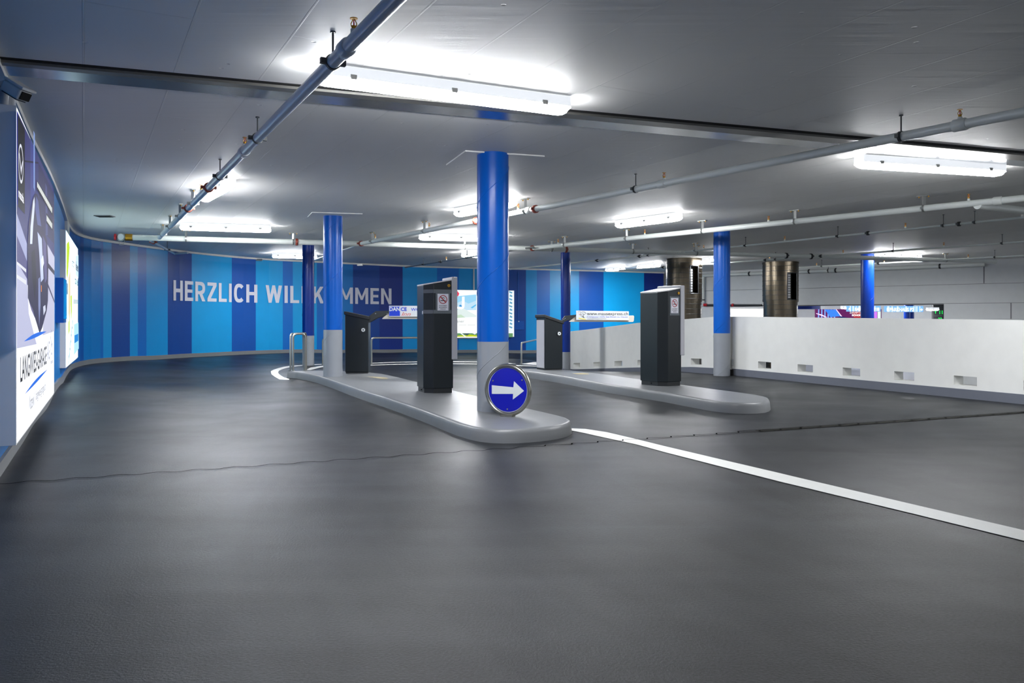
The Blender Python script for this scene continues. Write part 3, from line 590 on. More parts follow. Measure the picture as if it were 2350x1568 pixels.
for a,b in ((-.73,.38),(.74,.46),(0,-.85)):
    q=Cc+u*(a*R)+Z*(b*R); mb=MB(); mb.tube([q+n*.006,q+n*.013],.007,10); mb.build('bolt',M['galv'],sg)
mb=MB(); mb.box((Cc.x,Cc.y,.118),.12,.07,.016,ang); mb.build('foot_plate',M['rim'],sg,.003)
# hoops and rails --------------------------------------------------------
def hoop(pa,pb,top,r,label,name='steel_hoop',zb=None,group='stainless steel hoop guards'):
    A=Vector(pa); B=Vector(pb); d=(B-A); d.z=0; L_=d.length; d.normalize(); zt=top; c=min(.07,L_/3)
    pts=[A]; 
    for k in range(7):
        a=math.pi/2*k/6; q=A+d*(c-c*math.cos(a)); pts.append(Vector((q.x,q.y,zt-c+c*math.sin(a))))
    for k in range(7):
        a=math.pi/2*k/6; q=B-d*(c-c*math.sin(a)); pts.append(Vector((q.x,q.y,zt-c+c*math.cos(a))))
    pts.append(B)
    t=thing(name,tuple(A),label,'hoop guard' if name=='steel_hoop' else 'railing',group if name=='steel_hoop' else None)
    mb=MB(); mb.tube(pts,r,12); mb.build('bent_tube',M['steel'],t)
    for q in (A,B): mb=MB(); mb.tube([(q.x,q.y,q.z-.01),(q.x,q.y,q.z+.008)],r*1.9,14); mb.build('foot_flange',M['steel'],t)
a=at(672.5,851.8,.11); b=at(700,850.6,.11); hoop(a,b,.11+.635,.020,'nearer stainless hoop guard at the tapered end of the front island')
a=at(666.5,851,.11); b=at(686,848,.11)+Vector((0,.5,-.08)); hoop(a,b,.11+.63,.017,'stainless hoop guard just behind the nearer hoop, left of the dark column')
a=fl(740.5,838); b=fl(776,838); hoop(a,b,a.z+.58,.018,'stainless hoop guard mostly hidden behind the blue column by the barrier cabinet')
a=fl(852.5,836.5); b=fl(1112,836); hoop(a,b,a.z+.585,.020,'long low stainless rail running behind the taped ticket machine','guard_rail')
a=fl(1196.5,836.5); b=fl(1275,837); hoop(a,b,a.z+.475,.020,'short low stainless rail behind the rear barrier cabinet','guard_rail')
# painted floor markings -------------------------------------------------
def ribbon(name,top,bot,m,label,cat,lift=.004,grp=None,kind=None):
    A=[fl(*p)+Vector((0,0,lift)) for p in top]; B=[fl(*p)+Vector((0,0,lift)) for p in bot]; mb=MB()
    rings=[]; vs=[]
    for (a0,a1),(b0,b1) in zip(zip(A,A[1:]),zip(B,B[1:])):
        for k in range(4):
            s0,s1=k/4,(k+1)/4; q=[a0.lerp(a1,s0),b0.lerp(b1,s0),b0.lerp(b1,s1),a0.lerp(a1,s1)]
            for v in q: v.z=fz(v.x,v.y)+lift
            mb.add(q,[(0,1,2,3)])
    return tag(mb.build(name,m),label,cat,grp,kind)
ribbon('lane_line',[(1309,984.2),(1343,985.5),(1392,993),(1460,1009),(1524,1025),(1630,1050),(1790,1087.7),(1850,1102),(2100,1160.5),(2350,1219),(2600,1278),(3300,1443)],[(1309,988.7),(1343,995.5),(1396,1007.5),(1460,1021),(1524,1038.7),(1630,1066),(1790,1107),(1850,1121.5),(2100,1182),(2350,1243.5),(2600,1306),(3300,1481)],M['paint'],'long white painted lane line running from the island nose to lower right','road marking')
ribbon('lane_line',[(738,836),(722,837),(695,838),(665.9,840.3),(650,842.8),(638.3,845.7),(628,849),(621.4,852.8),(623,859.5),(630,865),(641.4,871.7),(663,872.4)],[(738,837.4),(722,838.4),(695,839.6),(668,843),(655,845.8),(646,848.8),(640.5,851.5),(638,855),(639.5,858.5),(644.4,862.5),(652,867),(664,870.5)],M['paint'],'curved white painted line around the far tip of the front island','road marking')
ribbon('lane_line',[(703,849),(713.4,844),(727,841.8),(741,840.2),(765,838.5)],[(712,850),(718,848.6),(729,845.4),(741,843),(765,840.6)],M['paint'],'short white painted curve between the hoops and the second blue column','road marking')
ribbon('lane_line',[(800,835.4),(850,833.6),(900,831.6),(948,830.6),(1020,829.8),(1093,830.4),(1170,833.6),(1240,836)],[(800,836.8),(850,835),(900,833),(948,832),(1020,831.2),(1093,831.8),(1170,835),(1240,837.6)],M['paint'],'thin white line crossing under the long low rail, upper of the pair','road marking')
ribbon('lane_line',[(800,839.3),(850,838),(900,836.4),(948,835.2),(1020,834.6),(1093,835.2),(1170,838.4),(1240,840.8)],[(800,841),(850,839.6),(900,838),(948,836.7),(1020,836.1),(1093,836.7),(1170,840),(1240,842.5)],M['paint'],'thin white line crossing the far floor, lower of the pair','road marking')
# expansion joint in the floor
A=at(-60,1116.5); B=at(2420,942); d=(B-A); Lg=d.length; d.normalize(); q=Vector((-d.y,d.x,0))
mb=MB(); pts=[]; s=0; k=0
while s<Lg:
    ph=(s/.236)%1; P=A+d*s
    if P.x<.1: o=.022*math.sin(2*math.pi*ph)
    else: o=(-.028+.056*(ph/.12)) if ph<.12 else (.028-.056*(ph-.12)/.88)
    pts.append(P+q*o); s+=.0145
def linestrip(mb,pts,w,z=.003):
    for a,b in zip(pts,pts[1:]):
        dd=(b-a); 
        if dd.length<1e-6: continue
        dd=dd.normalized(); nn=Vector((-dd.y,dd.x,0))*w/2
        mb.add([(*(a-nn)[:2],z+fz(a.x,a.y)),(*(b-nn)[:2],z+fz(b.x,b.y)),(*(b+nn)[:2],z+fz(b.x,b.y)),(*(a+nn)[:2],z+fz(a.x,a.y))],[(0,1,2,3)])
linestrip(mb,pts,.013,.005)
st=A+d*(px_on(A,B,1470)*Lg); en=B; linestrip(mb,[st+(en-st)*(i/30)-q*.055 for i in range(31)],.010,.005)
st=A+d*(px_on(A,B,1700)*Lg); linestrip(mb,[st+(en-st)*(i/30)+q*.05 for i in range(31)],.010,.005)
jo=tag(mb.build('floor_joint',M['crack']),'thin wavy dark expansion joint crossing the asphalt floor','floor joint')
mb=MB(); st=A+d*(px_on(A,B,1740)*Lg); linestrip(mb,[st+(en-st)*(i/30) for i in range(31)],.095,.002); mb.build('joint_strip',M['seam'],jo)
# ceiling expansion joint cover
def cline(y0,k,z0,z1,y1,k1,m,nm,par):
    mb=MB(); q=[at(x,y0+k*x,H) for x in (-120,2480)]+[at(x,y1+k1*x,H) for x in (2480,-120)]
    mb.hexa([Vector((v.x,v.y,z)) for z in (z0,z1) for v in q]); mb.build(nm,m,par)
A=at(1200,260,H); cj=thing('ceiling_joint_cover',tuple(A),'shiny steel cover strip along the ceiling expansion joint','joint cover')
cline(130,.0925,H-.004,H+.01,134.5,.0925,M['gap'],'dark_gap',cj)
cline(134.5,.0925,H-.022,H+.01,142,.0948,M['alu'],'edge_profile',cj)
cline(142,.0948,H-.010,H+.01,168,.0905,M['strip'],'steel_sheet',cj)
# pipes ------------------------------------------------------------------
def pipe(P,Q,r,label,m='pipe',rods=(),tees=(),heads=(),sleeves=(),reds=(),clamps=(),grp='sprinkler pipes under the ceiling',ext=None):
    t=thing('sprinkler_pipe',tuple((P+Q)/2),label,'pipe',grp)
    d=(Q-P).normalized(); mb=MB(); mb.tube([P,Q],r,20); mb.build('pipe_run',M[m],t)
    X=lambda x: P+(Q-P)*px_on(P,Q,x)
    side=Vector((-d.y,d.x,0))
    def clamp(c,mm,ears=True):
        mb=MB(); mb.tube([c-d*.012,c+d*.012],r+.006,20)
        if ears:
            mb.box(c+side*(r+.018),.03,.03,.03,math.atan2(d.y,d.x)); mb.box(c-side*(r+.018),.03,.03,.03,math.atan2(d.y,d.x))
        return mb.build('pipe_clamp',M[mm],t)
    for x in rods:
        c=X(x); k=clamp(c,'darksteel'); mb=MB(); mb.tube([c+Vector((0,0,r)),Vector((c.x,c.y,H))],.006,8); mb.tube([Vector((c.x,c.y,H-.008)),Vector((c.x,c.y,H))],.016,8); mb.build('hanger_rod',M['darksteel'],k)
    for x in tees:
        c=X(x); k=clamp(c,'galv'); mb=MB(); mb.box((c.x,c.y,(c.z+r+H)/2),.035,.035,H-c.z-r); mb.box((c.x,c.y,H-.008),.16,.05,.012,math.atan2(d.y,d.x)); mb.build('hanger_bracket',M['galv'],k)
        for sgn in (-1,1):
            mb=MB(); mb.tube([c+d*.06*sgn+Vector((0,0,H-c.z-.03)),c+d*.06*sgn+Vector((0,0,H-c.z-.01))],.009,6); mb.build('anchor_nut',M['brass'],k)
    for x in heads:
        c=X(x); b0=c+Vector((0,0,r)); t0=H-.045 if H-c.z-r>.1 else H-.02
        mb=MB(); mb.tube([c+Vector((0,0,r*.6)),b0+Vector((0,0,.022))],.017,10); sk=mb.build('outlet_socket',M[m],t)
        hz_=b0.z+.02; mb=MB(); mb.tube([(c.x,c.y,hz_),(c.x,c.y,hz_+.02)],.012,8); 
        for sgn in (-1,1): mb.tube([(c.x+.012*sgn,c.y,hz_+.015),(c.x+.015*sgn,c.y,hz_+.03),(c.x+.003*sgn,c.y,hz_+.055)],.0028,6)
        mb.tube([(c.x,c.y,hz_+.055),(c.x,c.y,hz_+.059)],.02,14); sp=mb.build('sprinkler_head',M['brass'],t)
        mb=MB(); mb.tube([(c.x,c.y,hz_+.018),(c.x,c.y,hz_+.05)],.0035,6); mb.build('glass_bulb',M['redp'],sp)
    for x in sleeves:
        c=X(x); mb=MB(); mb.tube([c-d*.05,c-d*.042,c+d*.042,c+d*.05],[r+.004,r+.010,r+.010,r+.004],20); mb.build('sleeve',M[m],t)
    for x,mm in [(x,'red') for x in reds]+[(x,'darksteel') for x in clamps]:
        c=X(x); mb=MB(); mb.tube([c-d*.024,c-d*.018,c+d*.018,c+d*.024],[r+.008,r+.016,r+.016,r+.008],20)
        mb.box(c+side*(r+.024),.035,.04,.03,math.atan2(d.y,d.x)); mb.box(c-side*(r+.024),.035,.04,.03,math.atan2(d.y,d.x)); mb.build('coupling',M[mm],t)
    return t
ZP=2.43
PA=at(905,0,ZP); QA=at(366,545,ZP); PA=PA+(PA-QA).normalized()*2.2
pipe(PA,QA,.038,'sprinkler pipe crossing the upper left in front of the brightest lamp',m='pipeA',rods=(764,591,505),tees=(443,414,391,373),heads=(812,562,462),sleeves=(795,560),reds=(479,432))
PBp=at(2350,258,ZP); QB=at(825,560,ZP); d_=(PBp-QB).normalized()
pipe(PBp+d_*3,QB,.037,'sprinkler pipe passing behind the front blue column and up to the right',rods=(2068,1459),tees=(1206,974,855),heads=(2203,1524,1189,985,861),sleeves=(2203,1520,1214),reds=(1229,1092,829),clamps=())
PC=at(2350,455,ZP); QC=at(1220,570,ZP); d_=(PC-QC).normalized()
pipe(PC+d_*5,QC,.042,'sprinkler pipe just above the corner column, nearest below the right lamp',tees=(2120,1824,1612,1438,1296),heads=(2223,1764,1480,1281),sleeves=(2290,),reds=(1222,))
PD=at(300,545,ZP); QD=at(2285,600.5,ZP)
tD=pipe(PD,QD,.05,'main sprinkler pipe running across the hall from valve to far white wall',tees=(427,673,1067,1266,1452,1598,2170),clamps=(1804,1861),reds=(681,1299),sleeves=(1880,))
P=PD; mb=MB(); d_=(QD-PD).normalized(); mb.tube([P-d_*.08,P+d_*.03],.062,16); mb.build('end_fitting',M['brass'],tD)
mb=MB(); c=P-d_*.14; mb.tube([c+Vector((0,-.04,0)),c+Vector((0,.05,0))],.075,18); gv=mb.build('pressure_gauge',M['galv'],tD)
mb=MB(); mb.tube([c+Vector((0,-.041,0)),c+Vector((0,-.045,0))],.055,18); mb.build('gauge_dial',M['signwhite'],gv)
mb=MB(); mb.tube([c-d_*.09,c-d_*.12],.055,16); mb.tube([c-d_*.12,c],.012,8); mb.build('valve_handle',M['redp'],tD)
mb=MB(); mb.tube([c+Vector((-.05,-.02,-.06)),c+Vector((-.03,-.02,-.14)),c+Vector((.03,-.02,-.14)),c+Vector((.06,-.02,-.05))],.004,6); mb.build('seal_loop',M['galv'],tD)
E0=at(2350,499,ZP); E1=at(1573,578,ZP); d_=(E0-E1).normalized()
pipe(E0+d_*6,E1,.02,'thin sprinkler pipe below the thick right one, nearer half',rods=(1711,1923,2165,2237),clamps=(1992,2201),heads=(1615,1801,2078,2346),tees=(1596,))
pipe(E1-d_*.1,at(1170,618,ZP),.02,'thin sprinkler pipe continuing behind the dark exit column toward the blue wall',clamps=(1468,1371),rods=(1488,),heads=(1477,))
F0=at(2350,555,ZP); F1=at(1800,594,ZP); d_=(F0-F1).normalized()
pipe(F0+d_*4,F1,.02,'second thin sprinkler pipe below the thick right one',rods=(2050,2300),clamps=(1884,),heads=(1935,2166))
pipe(F1,at(1420,621,ZP),.02,'thin sprinkler pipe passing behind the left metal duct',rods=(1780,),clamps=(1757,1522),heads=(1766,))
G0=at(2350,587,ZP); G1=at(1834,614,ZP); d_=(G0-G1).normalized()
pipe(G0+d_*2,G1,.02,'lowest thin pipe, nearest the far white wall',rods=(1886,2283),heads=(1874,2222,2029),clamps=(2016,))
a_=WW(2262); b_=WW(1618); nn=Vector((-.66,-.74))*.14
Hh=Vector((a_.x+nn.x,a_.y+nn.y,2.46)); Hb=Vector((b_.x+nn.x,b_.y+nn.y,2.46))
th=pipe(Hh,Hb,.055,'thick pipe running along the top of the far white wall',clamps=(1720,1857,1918,2157),rods=(1901,),grp='sprinkler pipes under the ceiling')
mb=MB(); mb.tube([Hb,Hb+Vector((0,0,-.04)),Vector((Hb.x,Hb.y,1.55))],.05,14); mb.build('down_pipe',M['pipe'],th)
mb=MB(); mb.tube([(Hb.x,Hb.y,1.62),(Hb.x,Hb.y,1.66)],.062,14); mb.build('coupling',M['darksteel'],th)
J0=at(1225,567,ZP); J1=at(930,614,ZP)
pipe(J0,J1,.018,'thin dark pipe between the main pipe and the blue wall above the far light box',m='galv',rods=(972,1072),clamps=(1012,),heads=(1024,))
pipe(at(823,562,ZP),at(722,596,ZP),.02,'thin bright pipe between the two left blue columns',m='pipe')
L0=at(345,552,ZP-.02); Lm=at(401,582.5,ZP-.02); Le=at(431,580,ZP-.02)
t=pipe(L0,Lm,.024,'short grey branch pipe near the valve at the left wall',m='pipeA',reds=(352,),rods=(384,))
mb=MB(); mb.tube([Lm,Le],.024,12); mb.build('elbow_run',M['pipeA'],t)
pipe(at(2243,471,ZP-.03),at(2420,492,ZP-.03),.05,'beige cross pipe joining at the right edge of the picture')
# trim fittings on the wall strip
for x,lab in ((592,'left'),(824,'right')):
    s0=warc(x); a=wpt(s0,.06); mb=MB(); mb.box((a.x,a.y,H-.05),.16,.06,.05); tag(mb.build('conduit_box',M['galv']),'small grey conduit box on the wall strip '+('above the lettering, left of the dark column' if lab=='left' else 'just right of the second blue column'),'junction box')
# red-jointed dark pipe under the far wall
a=WW(1619); b=WW(1752); nn=Vector((-.66,-.74))*.12
t=thing('hose_pipe',(a.x,a.y,1.45),'dark pipe with red couplings under the far white wall','pipe')
mb=MB(); A_=Vector((a.x+nn.x,a.y+nn.y,1.47)); B_=Vector((b.x+nn.x,b.y+nn.y,1.44)); mb.tube([A_,B_],.03,12); mb.build('pipe_run',M['darksteel'],t)
for f0,f1 in ((0,.06),(.5,.53)): mb=MB(); mb.tube([A_.lerp(B_,f0),A_.lerp(B_,f1)],.048,12); mb.build('red_coupling',M['redp'],t)
# lamps ------------------------------------------------------------------
def lamp(A,B,label,m='lamp',wd=.14,group='tube lamps on the ceiling',zc=H):
    A=Vector((A.x,A.y,0)); B=Vector((B.x,B.y,0)); c=(A+B)/2; d=(B-A); L_=d.length; d.normalize(); s=Vector((-d.y,d.x,0)); a=math.atan2(d.y,d.x)
    t=thing('ceiling_light',(c.x,c.y,zc),label,'ceiling light',group)
    mb=MB(); mb.box((c.x,c.y,zc-.036),L_*.995,wd*1.08,.072,a); mb.build('lamp_housing',M['lamphousing'],t,.008)
    mb=MB(); rings=[]
    for k,(al,sc) in enumerate(((0,.35),(.02,.85),(.06,1),(L_-.06,1),(L_-.02,.85),(L_,.35))):
        prof=[(-.47,-.004),(-.46,-.012),(-.38,-.036),(-.2,-.05),(.2,-.05),(.38,-.036),(.46,-.012),(.47,-.004)]
        rings.append([A+d*al+s*(x*wd)+Vector((0,0,zc-.07+z*(sc if z<-.03 else 1))) for x,z in prof])
    mb.loft(rings,True,True)
    for i,f in enumerate(mb.f):
        e=[mb.v[k] for k in f]; nn=(e[1]-e[0]).cross(e[2]-e[0]); nn=nn.normalized() if nn.length>1e-12 else Vector((0,0,1))
        if abs(nn.z)<.6: mb.m[i]=1
    mb.build('diffuser',[M[m],M['lampside']],t)
    for f in (.12,.5,.88):
        for sg_ in (-1,1):
            q=A+d*(L_*f)+s*(wd*.55*sg_); mb=MB(); mb.box((q.x,q.y,zc-.068),.04,.012,.03,a); mb.build('clip',M['lampclip'],t)
ZL=2.495
lamp(at(727,188,ZL),at(1300,260,ZL),'large bright tube lamp nearest the camera, above the front column')
lamp(at(1970,382,ZL),at(2297,402,ZL),'tube lamp at upper right between two sprinkler pipes')
lamp(at(470,462,ZL),at(527,430,ZL),'slanting tube lamp beside the upper left sprinkler pipe')
lamp(at(413,526,ZL),at(622,532,ZL),'long tube lamp at left just above the main pipe')
lamp(at(1418,522,ZL),at(1560,504,ZL),'tube lamp in the middle right above the thick pipe')
lamp(at(1050,496,ZL),at(1178,472,ZL),'tube lamp partly hidden behind the top of the front blue column')
lamp(at(962,549,ZL),at(1150,553,ZL),'tube lamp behind the front blue column, just above the main pipe')
lamp(at(625,590.5,ZL),at(727,593,ZL),'far tube lamp above the lettering, left of the dark column')
lamp(at(1060,589,ZL),at(1140,591,ZL),'small far tube lamp just left of the front column','lampfar')
lamp(at(1392,622,ZL),at(1432,620,ZL),'left of the two tiny far lamps above the bright blue stripe','lampfar')
lamp(at(1466,617,ZL),at(1512,611.5,ZL),'right of the two tiny far lamps, beside the left metal duct','lampfar')
lamp(at(1612,603,ZL),at(1638,598,ZL),'far lamp glimpsed between the left metal duct and the corner column','lampfar')
lamp(at(2012,588,ZL),at(2110,593,ZL),'far right lamp hidden above the main pipe by the dark column','lampfar')
# unseen lamps added outside the frame for extra light (same fittings)
lamp(Vector((9.5,8.0,0)),Vector((11.1,8.5,0)),'tube lamp outside the view beyond the right edge')
lamp(Vector((-9.0+2.9,20.5,0)),Vector((-9.0+4.3,20.9,0)),'far tube lamp above the left end of the lettering','lampfar') if False else None
# vent in the ceiling
P=at(240,495.5,H); t=thing('ceiling_vent',tuple(P),'small dark slot vent in the ceiling at left','vent')
mb=MB(); mb.box((P.x,P.y,H-.006),.26,.16,.012); mb.build('vent_frame',M['greyink'],t)
for k in range(4): mb=MB(); mb.box((P.x,P.y-.055+k*.036,H-.014),.22,.012,.008); mb.build('slat',M['gap'],t)
# security camera at upper left
C0=Vector((-3.12,5.05,2.32)); t=thing('security_camera',tuple(C0),'grey security camera on bracket high on the blue wall at upper left','camera')
q0=onplane(16,196,Vector((0,5.0,0)),Vector((0,-1,0))); q1=onplane(58,222,Vector((0,4.97,0)),Vector((0,-1,0)))
dv=(q1-q0).normalized(); sd=dv.cross(Vector((0,0,1))).normalized(); upv=sd.cross(dv)
Mx=Matrix((dv,sd,upv)).transposed(); c=(q0+q1)/2
mb=MB(); mb.box(c,(q1-q0).length*.95,.09,.07,M=Mx); body=mb.build('camera_body',M['lightbox'],t,.01)
mb=MB(); mb.box(c+upv*.045+dv*.01,(q1-q0).length*1.02,.11,.018,M=Mx); mb.build('sun_shield',M['lampbody'],body,.005)
mb=MB(); mb.box(q1+dv*.002,.006,.07,.05,M=Mx); mb.build('front_glass',M['gap'],body)
mb=MB(); mb.box(c-upv*.038,(q1-q0).length*.8,.07,.006,M=Mx); mb.build('under_cover',M['darksteel'],body)
wq=wpt(warc(4),0.0); mb=MB(); mb.tube([(wq.x,wq.y,2.28),q0-dv*.02],.028,10); mb.build('bracket',M['lampbody'],t)
mb=MB(); wb=wpt(warc(0)-.05,.02); mb.box((wb.x,wb.y,2.33),.12,.14,.22,math.radians(-63)); mb.build('mounting_box',M['lampbody'],t,.01)
# ventilation ducts ------------------------------------------------------
def duct(x,p,wpx,wlow,label,zl,g0,g1,gz0,gz1,grille):
    P=atp(x,p); r=wpx/p/2; r2=wlow/p/2; t=thing('ventilation_duct',(P.x,P.y,-1.1),label,'duct','spiral steel ventilation ducts')
    ga0,ga1=g0,g1
    n=72; mb=MB(); z=-1.1; ring=[]
    zs=[-1.1,zl,zl+.001,gz0,gz1,H-.02]; 
    def R(z): return r if z>zl else r2
    for za,zb in zip(zs,zs[1:]):
        for i in range(n):
            a0=2*math.pi*i/n; a1=2*math.pi*(i+1)/n; am=(a0+a1)/2
            if za>=gz0-1e-6 and zb<=gz1+1e-6 and ga0<math.degrees(am)<ga1: continue
            q=[(P.x+math.cos(a)*R(zz if zz!=zl else (za+zb)/2),P.y+math.sin(a)*R(zz if zz!=zl else (za+zb)/2),zz) for a,zz in ((a0,za),(a1,za),(a1,zb),(a0,zb))]
            mb.add(q,[(0,1,2,3)],True)
    mb.build('duct_shell',M['duct'],t)
    k=0; z=-.9
    while z<H-.03:
        rr=R(z)+.002; m2=MB(); seg=[]
        ring=[]
        for i in range(n+1):
            a=2*math.pi*i/n
            inside=gz0-.005<z<gz1+.005 and ga0-2<math.degrees(a)<ga1+2
            if inside:
                if len(seg)>1: m2.tube(seg,.006,6)
                seg=[]
            else: seg.append((P.x+math.cos(a)*rr,P.y+math.sin(a)*rr,z))
        if len(seg)>1: m2.tube(seg,.006,6)
        m2.build('stiffening_ring',M['darksteel'],t); z+=.135
    m2=MB(); m2.tube([(P.x,P.y,H-.05),(P.x,P.y,H)],r+.012,48); m2.build('top_collar',M['duct'],t)
    # opening: frame, dark inside, louvres
    def pt(a,rr,z): a=math.radians(a); return Vector((P.x+math.cos(a)*rr,P.y+math.sin(a)*rr,z))
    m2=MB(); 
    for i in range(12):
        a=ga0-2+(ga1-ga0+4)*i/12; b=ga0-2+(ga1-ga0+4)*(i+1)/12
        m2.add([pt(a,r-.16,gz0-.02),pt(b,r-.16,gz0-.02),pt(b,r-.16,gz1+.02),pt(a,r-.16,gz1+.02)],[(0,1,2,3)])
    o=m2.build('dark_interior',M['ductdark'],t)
    m2=MB(); m2.tube([pt(ga0,r+.004,gz0),pt(ga0,r+.004,gz1)],.014,6); m2.tube([pt(ga1,r+.004,gz0),pt(ga1,r+.004,gz1)],.014,6)
    for z in (gz0,gz1): m2.tube([pt(ga0+(ga1-ga0)*i/8,r+.004,z) for i in range(9)],.014,6)
    fr=m2.build('opening_frame',M['darksteel'],t)
    gm=ga0+(ga1-ga0)*.42; z=gz0+.05
    while z<gz1-grille:
        m2=MB(); m2.hexa([pt(ga0,r-.06,z),pt(gm,r-.06,z),pt(gm,r-.10,z),pt(ga0,r-.10,z),pt(ga0,r-.06,z+.05),pt(gm,r-.06,z+.05),pt(gm,r-.10,z+.05),pt(ga0,r-.10,z+.05)]); m2.build('louvre',M['louvre'],fr); z+=.068
duct(1570,86,81,78,'left spiral steel ventilation duct with open grille, behind the rear ticket machine',1.45,277,307,1.66,2.39,.12)
duct(1791,81,79,75,'right spiral steel ventilation duct with narrow slot, between the corner and dark columns',1.48,274,312,1.53,2.28,0)
# light boxes ------------------------------------------------------------
def lightbox(P1,P2,z0,z1,depth,label,bg,es):
    d=(P2-P1).normalized(); n=Vector((d.y,-d.x,0)).normalized()      # faces the hall
    t=thing('light_box',((P1.x+P2.x)/2,(P1.y+P2.y)/2,z0),label,'light box')
    b=[P1,P2,P2-n*depth,P1-n*depth]; mb=MB(); mb.hexa([Vector((q.x,q.y,z)) for z in (z0,z1) for q in b]); mb.build('case',M['lightbox'],t)
    m=.012; A=P1+d*m+n*.003; B=P2-d*m+n*.003; mb=MB(); mb.hexa([Vector((q.x,q.y,z)) for z in (z0+m,z1-m) for q in (A,B,B-n*.003,A-n*.003)]); pr=mb.build('lit_poster',em(bg,es),t)
    return t,pr,n,d,Vector((P1.x,P1.y,0))
def poly(pr,P,n,pts,col,es,lvl=1,name='poster_print'):
    q=[onplane(x,y,P+n*(.004+.0008*lvl),n) for x,y in pts]
    mb=MB(); mb.add(q,[tuple(range(len(q)))]); mb.build(name,em(col,es) if isinstance(col,tuple) else col,pr)
def ptext(pr,P,n,d,txt,x0,x1,y0,y1,col,es,lvl=6,bold=.0,shear=0,name='poster_lettering'):
    """y0,y1 top and bottom pixel rows at the x0 end"""
    Q=P+n*(.004+.0008*lvl); a=onplane(x0,y1,Q,n); c=onplane(x0,y0,Q,n); b=onplane(x1,y1,Q,n); b.z=a.z
    vs,fs=textmesh(txt,a,(b-a).normalized(),Vector((0,0,1)),(b-a).length,c.z-a.z,bold=bold,shear=shear); mb=MB(); mb.add(vs,fs); mb.build(name,em(col,es),pr)
E1s=1.25
lb,pr,n,d,P=lightbox(Vector((-2.94,4.78,0)),Vector((-4.57,8.04,0)),.25,2.265,.135,'large backlit car dealer poster box at the left edge',(238,240,248),E1s)
def p1(pts,c,l=1,es=.8): poly(pr,P,n,pts,c,es,l)
p1([(38.6,254),(124,434),(125,640),(38.6,660)],(58,58,122),1); p1([(38.6,254),(41,259),(41,470),(38.6,470)],(40,52,168),2)
p1([(70,318),(80,345),(80,500),(70,490)],(66,72,150),2); p1([(88,372),(124,446),(124,560),(90,520)],(46,44,92),2); p1([(104,420),(108,430),(110,540),(105,540)],(84,84,140),3); p1([(57,368),(88,372),(88,376),(57,372)],(22,22,50),3)
p1([(38.6,530),(62,590),(62,700),(38.6,620)],(84,80,140),2); p1([(38.6,490),(62,560),(62,600),(38.6,540)],(176,182,226),3); p1([(38.6,600),(62,640),(66,720),(84,790),(38.6,800)],(206,208,240),3)
p1([(108,560),(125,590),(125,760),(98,770)],(214,214,240),3); p1([(106,640),(125,690),(125,696),(106,648)],(60,54,96),4); p1([(108,600),(125,622),(125,632),(108,612)],(38,34,66),4); p1([(38.6,600),(60,618),(60,626),(38.6,606)],(246,248,255),4); p1([(38.6,630),(60,644),(60,654),(38.6,638)],(246,248,255),4)
# banner with emblem
p1([(40.5,262),(57,298),(57,492),(41.5,474)],(14,14,26),4)
p1([(66,512),(74,458),(80,444),(86,446),(92,470),(98,520),(108,552),(111,600),(110,690),(107,714),(97,752),(91,766),(84,742),(76,716),(64,684),(63,560)],(44,38,78),5)
p1([(70,520),(76,462),(79,452),(80,470),(76,520),(74,560),(69,560)],(214,222,250),6,1.0); p1([(83,450),(88,462),(92,500),(95,520),(86,516),(81,480)],(90,96,160),6); p1([(86,532),(96,548),(100,640),(94,648),(90,580)],(196,206,246),6,1.0)
p1([(98,540),(106,560),(108,640),(103,650),(100,600)],(104,96,150),6); p1([(94,596),(99,586),(101,604),(96,622)],(222,236,255),7,1.1); p1([(72,580),(80,570),(84,640),(80,690),(74,640)],(26,22,44),6); p1([(88,640),(92,636),(93,700),(90,750),(88,700)],(140,150,200),6); p1([(94.5,655),(95.6,655),(95.6,670),(94.5,670)],(255,150,60),7,1.2); p1([(66,690),(76,712),(80,730),(72,712)],(120,112,160),6); p1([(99,704),(104,700),(105,712),(100,724)],(230,236,255),7)
p1([(77,300),(80,308),(80,440),(77,430)],(140,170,236),4)
# emblem ring
def ring_px(cx,cy,rx,ry,w_,c,l,es=1.0,seg=36,rot=0):
    for i in range(seg):
        a=2*math.pi*i/seg; b=2*math.pi*(i+1)/seg
        f=lambda q,k:(cx+math.cos(q)*rx*k,cy+math.sin(q)*ry*k+ (math.cos(q)*rx*k)*rot)
        yield [f(a,1),f(b,1),f(b,1-w_),f(a,1-w_)]
def multipoly(pr,P,n,polys,c,es,l,name):
    mb=MB()
    for pts in polys: mb.add([onplane(x,y,P+n*(.004+.0008*l),n) for x,y in pts],[tuple(range(len(pts)))])
    mb.build(name,em(c,es),pr)
multipoly(pr,P,n,list(ring_px(48,376,5.6,45,.16,None,6,rot=1.4))+[[(43.5,352),(44.6,350),(48.2,385),(52.6,366),(53,371),(48.4,402)]],(226,228,240),1.0,6,'emblem')
ptext(pr,P,n,d,'mazda',42.6,54.6,430,452,(236,236,244),1.1,7,.03,name='emblem_lettering')
# slogan bars
p1([(84,412),(121,476),(121,497),(84,434)],(20,20,40),6); p1([(106,488),(121,508),(121,530),(106,512)],(20,20,40),6)
mb=MB()
for i in range(16):
    x=85.5+i*2.15; y=417+(x-85.5)*1.78; mb.add([onplane(xx,yy,P+n*.0095,n) for xx,yy in ((x,y),(x+1.7,y+3),(x+1.7,y+15),(x,y+12.5))],[(0,1,2,3)])
for i in range(6):
    x=107+i*2.2; y=494+(x-107)*1.5; mb.add([onplane(xx,yy,P+n*.0095,n) for xx,yy in ((x,y),(x+1.7,y+2.6),(x+1.7,y+15),(x,y+13))],[(0,1,2,3)])
mb.build('slogan_lettering',em((232,236,232),1.0),pr)
